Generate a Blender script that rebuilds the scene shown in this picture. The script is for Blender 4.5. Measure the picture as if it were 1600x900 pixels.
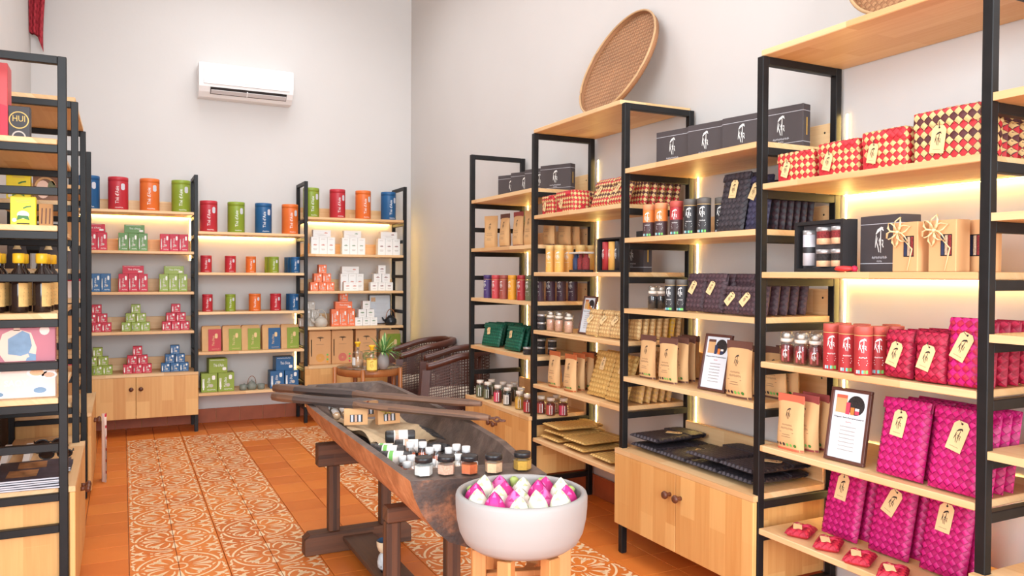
import bpy, math, random
from functools import lru_cache
from mathutils import Matrix, Vector
random.seed(7)
for o in list(bpy.data.objects):
    bpy.data.objects.remove(o, do_unlink=True)
S = bpy.context.scene
COL = S.collection
PI = math.pi

# ------------------------------------------------------------------ camera
cam_d = bpy.data.cameras.new('camera')
cam_d.sensor_width = 36.0
cam_d.lens = 27.454
cam_d.clip_start = 0.05
cam = bpy.data.objects.new('camera', cam_d)
COL.objects.link(cam)
_yaw, _pit, _rol = 0.462771764, -0.0167745075, 0.00575440795
_w = Vector((math.sin(_yaw)*math.cos(_pit), math.cos(_yaw)*math.cos(_pit), math.sin(_pit)))
_r0 = Vector((math.cos(_yaw), -math.sin(_yaw), 0))
_u0 = _r0.cross(_w)
_r = math.cos(_rol)*_r0 + math.sin(_rol)*_u0
_u = -math.sin(_rol)*_r0 + math.cos(_rol)*_u0
_m = Matrix.Identity(4)
for i in range(3):
    _m[i][0] = _r[i]; _m[i][1] = _u[i]; _m[i][2] = -_w[i]
_m[0][3], _m[1][3], _m[2][3] = 0.0, 0.0, 1.31412
cam.matrix_world = _m
S.camera = cam

# ------------------------------------------------------------------ world, daylight, exposure
world = bpy.data.worlds.new('daylight_world')
S.world = world
world.use_nodes = True
_bg = world.node_tree.nodes['Background']
_bg.inputs['Color'].default_value = (0.80, 0.92, 1.0, 1)
_bg.inputs['Strength'].default_value = 1.0

def area_light(name, loc, rot, sx, sy, energy, color):
    d = bpy.data.lights.new(name, 'AREA')
    d.shape = 'RECTANGLE'; d.size = sx; d.size_y = sy; d.energy = energy; d.color = color
    o = bpy.data.objects.new(name, d); COL.objects.link(o)
    o.location = loc; o.rotation_euler = rot
    return o
# daylight entering through the open shop front behind the camera
area_light('shopfront_daylight', (0.5, -5.0, 2.4), (math.radians(88), 0, 0), 5.0, 3.8, 480, (0.87, 0.945, 1.0))
# daylight of the glazed doorway on the street side, left of the camera
area_light('doorway_daylight', (-2.6, 0.2, 2.1), (math.radians(90), 0, math.radians(-62)), 2.6, 3.2, 125, (0.88, 0.95, 1.0))
# unseen fill lights added under the ceiling to even out the room
for _i, _y in enumerate((4.3, 6.0)):
    area_light('ceiling_fill', (1.05, _y, 4.2), (0, 0, 0), 1.6, 1.4, 17.5, (0.92, 0.96, 1.0)).data.spread = math.radians(145)

S.view_settings.view_transform = 'Standard'
S.view_settings.look = 'None'
S.view_settings.exposure = 0.66
S.view_settings.gamma = 1.0
S.view_settings.use_curve_mapping = False
S.cycles.use_denoising = True
S.cycles.max_bounces = 8
S.cycles.transparent_max_bounces = 12

# ------------------------------------------------------------------ materials
MATS = {}
def lin(c):
    return tuple(((x/255.0)/12.92 if x <= 10 else (((x/255.0)+0.055)/1.055)**2.4) for x in c)
def base_mat(name):
    m = bpy.data.materials.new(name); m.use_nodes = True
    nt = m.node_tree; b = nt.nodes['Principled BSDF']
    MATS[name] = m
    return m, nt, b
def N(nt, t, **kw):
    n = nt.nodes.new(t)
    for k, v in kw.items(): setattr(n, k, v)
    return n
def plain(name, rgb, rough=0.6, metal=0.0, var=0.06, scale=8.0, bump=0.0, bscale=60.0, spec=0.5, coat=0.0):
    """procedural colour: rgb with soft noise variation, optional fine bump"""
    m, nt, b = base_mat(name)
    c = lin(rgb)
    tc = N(nt, 'ShaderNodeTexCoord')
    nz = N(nt, 'ShaderNodeTexNoise'); nz.inputs['Scale'].default_value = scale; nz.inputs['Detail'].default_value = 3
    nt.links.new(tc.outputs['Object'], nz.inputs['Vector'])
    rp = N(nt, 'ShaderNodeValToRGB')
    rp.color_ramp.elements[0].position = 0.3; rp.color_ramp.elements[1].position = 0.7
    rp.color_ramp.elements[0].color = tuple(x*(1-var) for x in c)+(1,)
    rp.color_ramp.elements[1].color = tuple(min(1, x*(1+var)) for x in c)+(1,)
    nt.links.new(nz.outputs['Fac'], rp.inputs['Fac']); nt.links.new(rp.outputs['Color'], b.inputs['Base Color'])
    b.inputs['Roughness'].default_value = rough; b.inputs['Metallic'].default_value = metal
    b.inputs['Specular IOR Level'].default_value = spec
    b.inputs['Coat Weight'].default_value = coat
    if bump:
        n2 = N(nt, 'ShaderNodeTexNoise'); n2.inputs['Scale'].default_value = bscale; n2.inputs['Detail'].default_value = 4
        nt.links.new(tc.outputs['Object'], n2.inputs['Vector'])
        bp = N(nt, 'ShaderNodeBump'); bp.inputs['Strength'].default_value = bump; bp.inputs['Distance'].default_value = 0.01
        nt.links.new(n2.outputs['Fac'], bp.inputs['Height']); nt.links.new(bp.outputs['Normal'], b.inputs['Normal'])
    return m
def wood(name, light, dark, axis, plank=0.09, length=0.42, rough=0.5, grain=1.0):
    """finger-jointed board: staves of differing tone running along the given axis, with fine grain"""
    m, nt, b = base_mat(name)
    tc = N(nt, 'ShaderNodeTexCoord'); oi = N(nt, 'ShaderNodeObjectInfo')
    off = N(nt, 'ShaderNodeVectorMath', operation='SCALE'); off.inputs[0].default_value = (3.1, 5.7, 2.3)
    nt.links.new(oi.outputs['Random'], off.inputs['Scale'])
    add = N(nt, 'ShaderNodeVectorMath', operation='ADD')
    nt.links.new(tc.outputs['Object'], add.inputs[0]); nt.links.new(off.outputs[0], add.inputs[1])
    sep = N(nt, 'ShaderNodeSeparateXYZ'); nt.links.new(add.outputs[0], sep.inputs[0])
    cmb = N(nt, 'ShaderNodeCombineXYZ')
    o = {'X': ('X', 'Y', 'Z'), 'Y': ('Y', 'X', 'Z'), 'Z': ('Z', 'Y', 'X')}[axis]
    # across-grain coordinate mixes both remaining axes so that every face shows staves
    mix = N(nt, 'ShaderNodeMath', operation='ADD')
    nt.links.new(sep.outputs[o[1]], mix.inputs[0]); nt.links.new(sep.outputs[o[2]], mix.inputs[1])
    nt.links.new(sep.outputs[o[0]], cmb.inputs[0]); nt.links.new(mix.outputs[0], cmb.inputs[1])
    br = N(nt, 'ShaderNodeTexBrick')
    br.inputs['Scale'].default_value = 1.0; br.inputs['Mortar Size'].default_value = 0.0008
    br.inputs['Brick Width'].default_value = length; br.inputs['Row Height'].default_value = plank
    br.inputs['Bias'].default_value = 0.0
    br.inputs['Color1'].default_value = (0, 0, 0, 1); br.inputs['Color2'].default_value = (1, 1, 1, 1)
    br.inputs['Mortar'].default_value = (0.35, 0.35, 0.35, 1)
    nt.links.new(cmb.outputs[0], br.inputs['Vector'])
    mp = N(nt, 'ShaderNodeVectorMath', operation='MULTIPLY'); mp.inputs[1].default_value = (3.0, 60.0, 1.0)
    nt.links.new(cmb.outputs[0], mp.inputs[0])
    nz = N(nt, 'ShaderNodeTexNoise'); nz.inputs['Scale'].default_value = 1.0; nz.inputs['Detail'].default_value = 5
    nz.inputs['Distortion'].default_value = 0.6
    nt.links.new(mp.outputs[0], nz.inputs['Vector'])
    mx = N(nt, 'ShaderNodeMix', data_type='FLOAT'); mx.inputs['Factor'].default_value = 0.5
    bw = N(nt, 'ShaderNodeRGBToBW'); nt.links.new(br.outputs['Color'], bw.inputs[0])
    nt.links.new(bw.outputs[0], mx.inputs['A']); nt.links.new(nz.outputs['Fac'], mx.inputs['B'])
    rp = N(nt, 'ShaderNodeValToRGB')
    rp.color_ramp.elements[0].position = 0.1; rp.color_ramp.elements[1].position = 0.85
    rp.color_ramp.elements[0].color = lin(light)+(1,); rp.color_ramp.elements[1].color = lin(dark)+(1,)
    nt.links.new(mx.outputs['Result'], rp.inputs['Fac']); nt.links.new(rp.outputs['Color'], b.inputs['Base Color'])
    b.inputs['Roughness'].default_value = rough
    bp = N(nt, 'ShaderNodeBump'); bp.inputs['Strength'].default_value = 0.12*grain; bp.inputs['Distance'].default_value = 0.004
    nt.links.new(nz.outputs['Fac'], bp.inputs['Height']); nt.links.new(bp.outputs['Normal'], b.inputs['Normal'])
    return m
def glass(name, rgb, rough=0.02, ior=1.45, alpha=0.5):
    """thin clear glass: transparent body with a glossy skin"""
    m = bpy.data.materials.new(name); m.use_nodes = True; MATS[name] = m
    nt = m.node_tree; nt.nodes.clear()
    out = N(nt, 'ShaderNodeOutputMaterial'); mix = N(nt, 'ShaderNodeMixShader')
    tr = N(nt, 'ShaderNodeBsdfTransparent'); gl = N(nt, 'ShaderNodeBsdfGlossy')
    tr.inputs['Color'].default_value = lin(rgb)+(1,); gl.inputs['Roughness'].default_value = 0.05
    lw = N(nt, 'ShaderNodeLayerWeight'); lw.inputs['Blend'].default_value = 0.35
    mr = N(nt, 'ShaderNodeMapRange'); mr.inputs['To Min'].default_value = 0.07; mr.inputs['To Max'].default_value = alpha
    nt.links.new(lw.outputs['Facing'], mr.inputs['Value']); nt.links.new(mr.outputs[0], mix.inputs[0])
    nt.links.new(tr.outputs[0], mix.inputs[1]); nt.links.new(gl.outputs[0], mix.inputs[2]); nt.links.new(mix.outputs[0], out.inputs[0])
    return m
def emit(name, rgb, strength):
    m, nt, b = base_mat(name)
    b.inputs['Base Color'].default_value = lin(rgb)+(1,)
    b.inputs['Emission Color'].default_value = lin(rgb)+(1,)
    b.inputs['Emission Strength'].default_value = strength
    return m

plain('wall', (208, 203, 199), 0.9, var=0.015, scale=1.5, bump=0.06, bscale=25)
plain('ceiling', (240, 236, 230), 0.9, var=0.01)
plain('grout', (196, 150, 112), 0.9, var=0.08, scale=20)
plain('skirting', (160, 80, 44), 0.55, var=0.2, scale=6, bump=0.05)
plain('tile_cream', (244, 214, 172), 0.5, var=0.05, scale=14)
WL, WD = (235, 186, 118), (208, 146, 80)
for ax in 'XY': wood('wood_'+ax, (238, 203, 154), (213, 162, 107), ax)
wood('wood_Z', WL, WD, 'Z')
wood('wood_orange', (214, 150, 92), (176, 108, 58), 'Z', 0.05, 0.5, 0.45)
wood('wood_table', (188, 118, 66), (150, 88, 44), 'Z', 0.2, 1.0, 0.35)
wood('trestle_wood_Z', (112, 70, 46), (62, 40, 30), 'Z', 0.02, 0.8, 0.6, 3)
wood('trestle_wood_X', (112, 70, 46), (62, 40, 30), 'X', 0.02, 0.8, 0.6, 3)
wood('trestle_wood_Y', (112, 78, 58), (66, 48, 38), 'Y', 0.05, 0.8, 0.5, 2)
wood('pole_wood', (140, 100, 74), (84, 62, 52), 'X', 0.03, 0.9, 0.6, 3)
wood('pole_dark', (96, 80, 74), (56, 46, 44), 'X', 0.03, 0.9, 0.6, 3)
wood('chair_wood', (98, 52, 38), (72, 38, 28), 'Z', 0.3, 1.0, 0.35, 0.5)
plain('black_metal', (26, 24, 24), 0.45, metal=0.0, var=0.25, scale=14, spec=0.28)
plain('knob_wood', (98, 54, 36), 0.4, var=0.2, scale=30)
plain('screw', (70, 62, 54), 0.4, metal=0.8)
def _terracotta():
    m, nt, b = base_mat('terracotta')
    tc = N(nt, 'ShaderNodeTexCoord'); oi = N(nt, 'ShaderNodeObjectInfo')
    nz = N(nt, 'ShaderNodeTexNoise'); nz.inputs['Scale'].default_value = 5.0; nz.inputs['Detail'].default_value = 4
    add = N(nt, 'ShaderNodeVectorMath', operation='ADD'); sc = N(nt, 'ShaderNodeVectorMath', operation='SCALE')
    sc.inputs[0].default_value = (9, 7, 5)
    nt.links.new(oi.outputs['Random'], sc.inputs['Scale']); nt.links.new(tc.outputs['Object'], add.inputs[0]); nt.links.new(sc.outputs[0], add.inputs[1])
    nt.links.new(add.outputs[0], nz.inputs['Vector'])
    mx = N(nt, 'ShaderNodeMix', data_type='FLOAT'); mx.inputs['Factor'].default_value = 0.45
    nt.links.new(nz.outputs['Fac'], mx.inputs['A']); nt.links.new(oi.outputs['Random'], mx.inputs['B'])
    rp = N(nt, 'ShaderNodeValToRGB')
    rp.color_ramp.elements[0].color = lin((202, 104, 38))+(1,); rp.color_ramp.elements[0].position = 0.15
    rp.color_ramp.elements[1].color = lin((230, 134, 56))+(1,); rp.color_ramp.elements[1].position = 0.85
    nt.links.new(mx.outputs['Result'], rp.inputs['Fac']); nt.links.new(rp.outputs['Color'], b.inputs['Base Color'])
    b.inputs['Roughness'].default_value = 0.42; b.inputs['Specular IOR Level'].default_value = 0.4
_terracotta()
def _trough(name, a, c, e, sc=9.0):
    m, nt, b = base_mat(name)
    tc = N(nt, 'ShaderNodeTexCoord')
    nz = N(nt, 'ShaderNodeTexNoise'); nz.inputs['Scale'].default_value = sc; nz.inputs['Detail'].default_value = 8; nz.inputs['Roughness'].default_value = 0.65
    nt.links.new(tc.outputs['Object'], nz.inputs['Vector'])
    rp = N(nt, 'ShaderNodeValToRGB'); r = rp.color_ramp
    r.elements[0].color = lin(a)+(1,); r.elements[0].position = 0.40
    r.elements[1].color = lin(e)+(1,); r.elements[1].position = 0.68
    x = r.elements.new(0.52); x.color = lin(c)+(1,)
    nt.links.new(nz.outputs['Fac'], rp.inputs['Fac']); nt.links.new(rp.outputs['Color'], b.inputs['Base Color'])
    b.inputs['Roughness'].default_value = 0.5
    n2 = N(nt, 'ShaderNodeTexNoise'); n2.inputs['Scale'].default_value = 90; n2.inputs['Detail'].default_value = 5
    nt.links.new(tc.outputs['Object'], n2.inputs['Vector'])
    bp = N(nt, 'ShaderNodeBump'); bp.inputs['Strength'].default_value = 0.35; bp.inputs['Distance'].default_value = 0.004
    nt.links.new(n2.outputs['Fac'], bp.inputs['Height']); nt.links.new(bp.outputs['Normal'], b.inputs['Normal'])
_trough('trough_wood', (160, 100, 62), (182, 118, 76), (204, 142, 98), 14)
_trough('trough_end', (52, 42, 40), (78, 56, 46), (150, 96, 66), 11)
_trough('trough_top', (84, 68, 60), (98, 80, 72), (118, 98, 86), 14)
plain('burlap', (212, 186, 150), 0.95, var=0.08, scale=40, bump=0.4, bscale=220)
plain('ceramic_white', (156, 149, 145), 0.55, var=0.02, scale=6, bump=0.03, bscale=40)
plain('kraft', (214, 168, 116), 0.8, var=0.05, scale=12, bump=0.05, bscale=90)
plain('kraft_dark', (186, 136, 88), 0.8, var=0.08, scale=12)
plain('kraft_box', (222, 168, 116), 0.75, var=0.03, scale=9)
plain('tag', (236, 200, 146), 0.8, var=0.04, scale=30)
plain('ink', (52, 44, 40), 0.8, var=0.1)
plain('ink_soft', (132, 104, 78), 0.8)
plain('print_white', (240, 238, 234), 0.6, var=0.01)
plain('print_grey', (206, 204, 210), 0.6, var=0.02)
plain('silver', (190, 188, 188), 0.35, metal=0.6)
plain('gift_black', (74, 66, 67), 0.65, var=0.06, scale=9)
plain('box_black', (32, 29, 30), 0.6)
plain('red', (190, 44, 56), 0.45); plain('orange', (226, 112, 46), 0.45); plain('green', (138, 158, 48), 0.45); plain('blue', (26, 88, 138), 0.45)
plain('dull_green', (96, 138, 74), 0.5); plain('carton_red', (196, 42, 66), 0.55); plain('coral', (240, 122, 76), 0.55)
plain('carton_white', (240, 238, 234), 0.6, var=0.01); plain('carton_grey', (196, 186, 174), 0.6)
plain('tube_red', (176, 48, 52), 0.5); plain('lid_red', (190, 84, 72), 0.55); plain('tube_dark', (48, 45, 47), 0.5); plain('lid_grey', (96, 90, 84), 0.55)
plain('tube_orange', (232, 132, 60), 0.5); plain('tube_brown', (74, 50, 52), 0.5); plain('lid_orange', (236, 150, 104), 0.55)
plain('tube_yellow', (236, 176, 90), 0.55); plain('lid_yellow', (232, 190, 120), 0.55); plain('tube_purple', (72, 52, 112), 0.5); plain('tube_plum', (72, 44, 58), 0.5)
plain('tube_amber', (230, 160, 48), 0.5); plain('tube_pink', (204, 74, 80), 0.5); plain('tube_rust', (162, 82, 70), 0.5)
plain('label_green', (120, 190, 90), 0.6); plain('label_teal', (110, 190, 190), 0.6)
plain('band_brown', (104, 66, 54), 0.7); plain('band_red', (222, 104, 76), 0.7); plain('band_orange', (186, 98, 52), 0.7); plain('band_maroon', (150, 66, 62), 0.7)
plain('weave_magenta', (206, 22, 116), 0.5, var=0.14, scale=60, bump=0.15, bscale=200); plain('weave_magenta_dark', (176, 12, 92), 0.5, var=0.14, scale=60)
plain('weave_crimson', (190, 28, 66), 0.55, var=0.14, scale=60, bump=0.15, bscale=200); plain('weave_crimson_dark', (160, 18, 52), 0.55, var=0.14, scale=60)
plain('weave_scarlet', (206, 44, 66), 0.55, var=0.12, scale=60); plain('weave_scarlet_dark', (184, 34, 58), 0.55, var=0.12, scale=60)
plain('weave_dark', (66, 58, 64), 0.55, var=0.2, scale=60); plain('weave_dark_b', (52, 46, 52), 0.55, var=0.2, scale=60)
plain('weave_navy', (62, 58, 86), 0.55, var=0.2, scale=60); plain('weave_navy_b', (50, 46, 72), 0.55, var=0.2, scale=60)
plain('weave_plum', (86, 60, 66), 0.6, var=0.2, scale=60); plain('weave_plum_b', (70, 48, 54), 0.6, var=0.2, scale=60)
plain('weave_tan', (228, 190, 130), 0.6, var=0.1, scale=60); plain('weave_tan_b', (206, 160, 104), 0.6, var=0.1, scale=60)
plain('weave_gold', (222, 178, 104), 0.6, var=0.1, scale=60); plain('weave_gold_b', (206, 158, 86), 0.6, var=0.1, scale=60)
plain('weave_yellow', (236, 190, 60), 0.6, var=0.1, scale=60)
plain('weave_red', (204, 48, 56), 0.55, var=0.12, scale=60); plain('weave_brown', (92, 46, 48), 0.55, var=0.2, scale=60)
plain('weave_emerald', (20, 104, 78), 0.55, var=0.2, scale=60); plain('weave_emerald_b', (14, 84, 64), 0.55, var=0.2, scale=60)
plain('rattan', (172, 124, 84), 0.7, var=0.15, scale=5, bump=0.3, bscale=260); plain('rattan_b', (152, 104, 68), 0.7, var=0.15, scale=5, bump=0.3, bscale=260); plain('rattan_rim', (188, 150, 108), 0.6, var=0.1, scale=20)
plain('picture_frame', (92, 54, 44), 0.45, var=0.15, scale=20); plain('paper', (226, 230, 236), 0.7, var=0.02)
plain('pepper_red', (132, 40, 40), 0.7, var=0.5, scale=240, bump=0.5, bscale=260); plain('pepper_black', (44, 38, 38), 0.7, var=0.6, scale=240, bump=0.5, bscale=260)
plain('pepper_white', (206, 176, 146), 0.7, var=0.3, scale=240, bump=0.5, bscale=260); plain('salt_pink', (232, 178, 152), 0.7, var=0.15, scale=200, bump=0.4, bscale=220)
plain('salt_white', (240, 236, 230), 0.7, var=0.06, scale=200, bump=0.3, bscale=220); plain('spice_orange', (206, 98, 52), 0.8, var=0.15, scale=120); plain('spice_mustard', (206, 156, 62), 0.8, var=0.12, scale=120)
plain('spice_sand', (232, 186, 146), 0.8, var=0.1, scale=120); plain('spice_green', (110, 112, 84), 0.8, var=0.25, scale=160)
plain('lid_black', (36, 34, 36), 0.3, var=0.1); plain('cap_white', (240, 238, 236), 0.4); plain('cap_clear', (226, 214, 200), 0.25, var=0.05)
plain('cap_yellow', (244, 190, 40), 0.4, var=0.08, scale=40); plain('bottle_brown', (40, 26, 22), 0.12, var=0.1); plain('label_tan', (222, 180, 112), 0.7, var=0.12, scale=40)
plain('liquor', (226, 160, 44), 0.2); plain('label_yellow', (244, 220, 110), 0.6)
plain('yellow', (250, 224, 40), 0.5); plain('leaf_green', (60, 120, 52), 0.5); plain('photo_brown', (120, 78, 52), 0.5, var=0.35, scale=18); plain('photo_dark', (46, 36, 36), 0.5, var=0.4, scale=14)
plain('photo_pink', (190, 110, 124), 0.5, var=0.08, scale=6); plain('photo_pale', (238, 216, 204), 0.5, var=0.06, scale=12); plain('skin_print', (240, 202, 184), 0.6); plain('cloth_blue_print', (122, 150, 178), 0.6, var=0.15, scale=20)
plain('box_crimson', (204, 74, 78), 0.5, var=0.06, scale=6); plain('gold_print', (226, 176, 72), 0.4)
plain('raffia', (240, 212, 160), 0.7, var=0.06, scale=40); plain('raffia_green', (206, 186, 70), 0.7); plain('ribbon_red', (206, 52, 50), 0.5)
plain('cane', (80, 46, 36), 0.55, var=0.12, scale=30); plain('cushion', (226, 212, 192), 0.9, var=0.04, scale=20, bump=0.2, bscale=160)
plain('petal_white', (228, 228, 208), 0.55, var=0.04, scale=30); plain('petal_pink', (228, 104, 168), 0.55, var=0.14, scale=25); plain('petal_deep', (196, 34, 122), 0.55, var=0.1, scale=25); plain('petal_lime', (186, 198, 140), 0.55, var=0.06)
plain('stem_green', (160, 176, 96), 0.6); plain('plant_green', (86, 132, 66), 0.5, var=0.25, scale=12); plain('plant_light', (176, 200, 128), 0.5, var=0.1)
plain('red_cloth', (176, 50, 62), 0.9, var=0.12, scale=10, bump=0.3, bscale=60); plain('red_cloth_dark', (146, 34, 46), 0.9, var=0.1); plain('teal_glaze', (120, 160, 170), 0.25, var=0.35, scale=14); plain('cream_glaze', (226, 208, 176), 0.35, var=0.08); plain('speckle_glaze', (196, 208, 214), 0.3, var=0.2, scale=30); plain('blue_glaze', (40, 92, 128), 0.2, var=0.2)
plain('stone_grey', (128, 132, 122), 0.5, var=0.15, scale=30); plain('teapot_grey', (190, 180, 166), 0.5, var=0.08); plain('teapot_black', (28, 32, 36), 0.3); plain('handle_copper', (150, 98, 70), 0.4)
plain('ac_white', (242, 238, 236), 0.4, var=0.01); plain('ac_dark', (52, 46, 44), 0.5); plain('ac_grey', (206, 198, 196), 0.5); plain('rust_chain', (96, 58, 44), 0.6, var=0.3, scale=60)
plain('charcoal', (46, 44, 44), 0.5, var=0.5, scale=40, bump=0.8, bscale=50); plain('black_wrap', (58, 55, 55), 0.35, var=0.4, scale=18, bump=0.4, bscale=40)
plain('magazine', (52, 52, 66), 0.35, var=0.4, scale=20); plain('magazine_photo', (150, 104, 66), 0.35, var=0.5, scale=25); plain('pages', (206, 204, 210), 0.7)
plain('led_base', (240, 232, 210), 0.6)
glass('glass', (244, 246, 246)); glass('table_glass', (226, 226, 214), alpha=0.75)
emit('led', (255, 214, 124), 36.0)
plain('label_sticker', (250, 236, 226), 0.6, var=0.05, scale=30); plain('label_pink', (214, 70, 96), 0.6); plain('navy_print', (48, 58, 92), 0.6, var=0.3, scale=14); plain('red_print', (200, 84, 70), 0.6)

# ------------------------------------------------------------------ mesh helpers
class MB:
    """collects geometry for ONE mesh; mats is the list of material names of its slots"""
    def __init__(self, *mats):
        self.v = []; self.f = []; self.mi = []; self.sm = []; self.mats = list(mats)
    def mat(self, name):
        if name not in self.mats: self.mats.append(name)
        return self.mats.index(name)
    def add(self, vs, fs, m=0, smooth=False, M=None):
        if isinstance(m, str): m = self.mat(m)
        b = len(self.v)
        if M is not None: vs = [tuple(M @ Vector(p)) for p in vs]
        self.v += [tuple(p) for p in vs]
        for k in fs:
            self.f.append(tuple(b+i for i in k)); self.mi.append(m); self.sm.append(smooth)
        return self
    def box(self, x0, x1, y0, y1, z0, z1, m=0, M=None):
        vs = [(x, y, z) for z in (z0, z1) for y in (y0, y1) for x in (x0, x1)]
        fs = [(0, 2, 3, 1), (4, 5, 7, 6), (0, 1, 5, 4), (2, 6, 7, 3), (0, 4, 6, 2), (1, 3, 7, 5)]
        return self.add(vs, fs, m, False, M)
    def cbox(self, x0, x1, y0, y1, z0, z1, c=0.002, m=0, M=None):
        """box with chamfered edges"""
        X = (x0, x1); Y = (y0, y1); Z = (z0, z1); vs = []; idx = {}
        for i in (0, 1):
            for j in (0, 1):
                for k in (0, 1):
                    sx, sy, sz = (1, -1)[i]*c, (1, -1)[j]*c, (1, -1)[k]*c
                    for a, p in enumerate(((X[i], Y[j]+sy, Z[k]+sz), (X[i]+sx, Y[j], Z[k]+sz), (X[i]+sx, Y[j]+sy, Z[k]))):
                        idx[i, j, k, a] = len(vs); vs.append(p)
        fs = []
        I = lambda i, j, k, a: idx[i, j, k, a]
        for s in (0, 1):
            fs.append([I(s, 0, 0, 0), I(s, 1, 0, 0), I(s, 1, 1, 0), I(s, 0, 1, 0)])
            fs.append([I(0, s, 0, 1), I(1, s, 0, 1), I(1, s, 1, 1), I(0, s, 1, 1)])
            fs.append([I(0, 0, s, 2), I(1, 0, s, 2), I(1, 1, s, 2), I(0, 1, s, 2)])
            for t in (0, 1):
                fs.append([I(s, t, 0, 0), I(s, t, 1, 0), I(s, t, 1, 1), I(s, t, 0, 1)])
                fs.append([I(s, 0, t, 0), I(s, 1, t, 0), I(s, 1, t, 2), I(s, 0, t, 2)])
                fs.append([I(0, s, t, 1), I(1, s, t, 1), I(1, s, t, 2), I(0, s, t, 2)])
                for u in (0, 1): fs.append([I(s, t, u, 0), I(s, t, u, 1), I(s, t, u, 2)])
        cx = Vector(((x0+x1)/2, (y0+y1)/2, (z0+z1)/2)); out = []
        for k in fs:
            a, b, d = Vector(vs[k[0]]), Vector(vs[k[1]]), Vector(vs[k[2]])
            n = (b-a).cross(d-a)
            out.append(k if n.dot(a-cx) > 0 else k[::-1])
        return self.add(vs, out, m, False, M)
    def lathe(self, prof, n=24, m=0, M=None, smooth=True, sx=1.0, sy=1.0, a0=0.0):
        vs = []; fs = []; rows = []
        for r, z in prof:
            if r < 1e-6:
                rows.append([len(vs)]); vs.append((0, 0, z))
            else:
                rows.append(list(range(len(vs), len(vs)+n)))
                vs += [(r*sx*math.cos(a0+2*PI*i/n), r*sy*math.sin(a0+2*PI*i/n), z) for i in range(n)]
        for a, b in zip(rows, rows[1:]):
            for i in range(n):
                j = (i+1) % n
                if len(a) == 1 and len(b) == 1: continue
                if len(a) == 1: fs.append((a[0], b[j], b[i]))
                elif len(b) == 1: fs.append((a[i], a[j], b[0]))
                else: fs.append((a[i], a[j], b[j], b[i]))
        return self.add(vs, fs, m, smooth, M)
    def tube(self, pts, r, n=8, m=0, closed=False, M=None, smooth=True, flat=1.0):
        P = [Vector(p) for p in pts]; k = len(P); vs = []; fs = []
        rr = r if isinstance(r, (list, tuple)) else [r]*k
        for i in range(k):
            if closed: t = P[(i+1) % k]-P[i-1]
            else: t = P[min(i+1, k-1)]-P[max(i-1, 0)]
            t.normalize()
            up = Vector((0, 0, 1)) if abs(t.z) < 0.9 else Vector((0, 1, 0))
            a = t.cross(up).normalized(); b = a.cross(t)
            for j in range(n):
                q = 2*PI*j/n
                vs.append(P[i]+a*math.cos(q)*rr[i]+b*math.sin(q)*rr[i]*flat)
        for i in range(k if closed else k-1):
            for j in range(n):
                a = i*n+j; b = i*n+(j+1) % n; c = ((i+1) % k)*n+(j+1) % n; d = ((i+1) % k)*n+j
                fs.append((a, d, c, b))
        if not closed:
            fs.append(tuple(range(n))); fs.append(tuple(range((k-1)*n, k*n))[::-1])
        return self.add(vs, fs, m, smooth, M)
    def prism(self, poly, z0, z1, m=0, M=None, side=None, smooth=False):
        """polygon in XY (counter-clockwise) pulled from z0 to z1"""
        n = len(poly)
        vs = [(x, y, z0) for x, y in poly]+[(x, y, z1) for x, y in poly]
        self.add(vs, [tuple(range(n))[::-1], tuple(range(n, 2*n))], m, False, M)
        b = len(self.v)-2*n
        mm = self.mat(side) if isinstance(side, str) else (self.mat(m) if isinstance(m, str) else m)
        for i in range(n):
            j = (i+1) % n
            self.f.append((b+i, b+j, b+n+j, b+n+i)); self.mi.append(mm); self.sm.append(smooth)
        return self
    def grid(self, fn, nu, nv, m=0, smooth=True, mfn=None):
        b = len(self.v)
        if isinstance(m, str): m = self.mat(m)
        for j in range(nv+1):
            for i in range(nu+1): self.v.append(tuple(fn(i/nu, j/nv)))
        for j in range(nv):
            for i in range(nu):
                a = b+j*(nu+1)+i
                self.f.append((a, a+1, a+nu+2, a+nu+1)); self.mi.append(mfn((i+.5)/nu, (j+.5)/nv) if mfn else m); self.sm.append(smooth)
        return self
    def strokes(self, lst, place, m):
        """flat print: list of polygons in 2D; place maps (u,v) to 3D on the surface"""
        for poly in lst:
            self.add([place(u, v) for u, v in poly], [tuple(range(len(poly)))], m)
        return self
    def mesh(self, name):
        me = bpy.data.meshes.new(name)
        me.from_pydata(self.v, [], self.f)
        for x in self.mats: me.materials.append(MATS[x])
        me.polygons.foreach_set('material_index', self.mi)
        me.polygons.foreach_set('use_smooth', self.sm)
        me.update()
        return me

def stroke(pts, w):
    """a brush line through pts as quads; w is a width or a list of widths"""
    out = []; n = len(pts); ws = w if isinstance(w, (list, tuple)) else [w]*n
    L = []; R_ = []
    for i in range(n):
        a = pts[max(i-1, 0)]; b = pts[min(i+1, n-1)]
        dx, dy = b[0]-a[0], b[1]-a[1]; d = math.hypot(dx, dy) or 1
        nx, ny = -dy/d*ws[i]/2, dx/d*ws[i]/2
        L.append((pts[i][0]+nx, pts[i][1]+ny)); R_.append((pts[i][0]-nx, pts[i][1]-ny))
    for i in range(n-1): out.append([R_[i], R_[i+1], L[i+1], L[i]])
    return out
def arc(cx, cy, r, a0, a1, n=10, ry=None):
    ry = r if ry is None else ry
    return [(cx+r*math.cos(math.radians(a0+(a1-a0)*i/n)), cy+ry*math.sin(math.radians(a0+(a1-a0)*i/n))) for i in range(n+1)]
def rect(x0, x1, y0, y1): return [[(x0, y0), (x1, y0), (x1, y1), (x0, y1)]]
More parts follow.
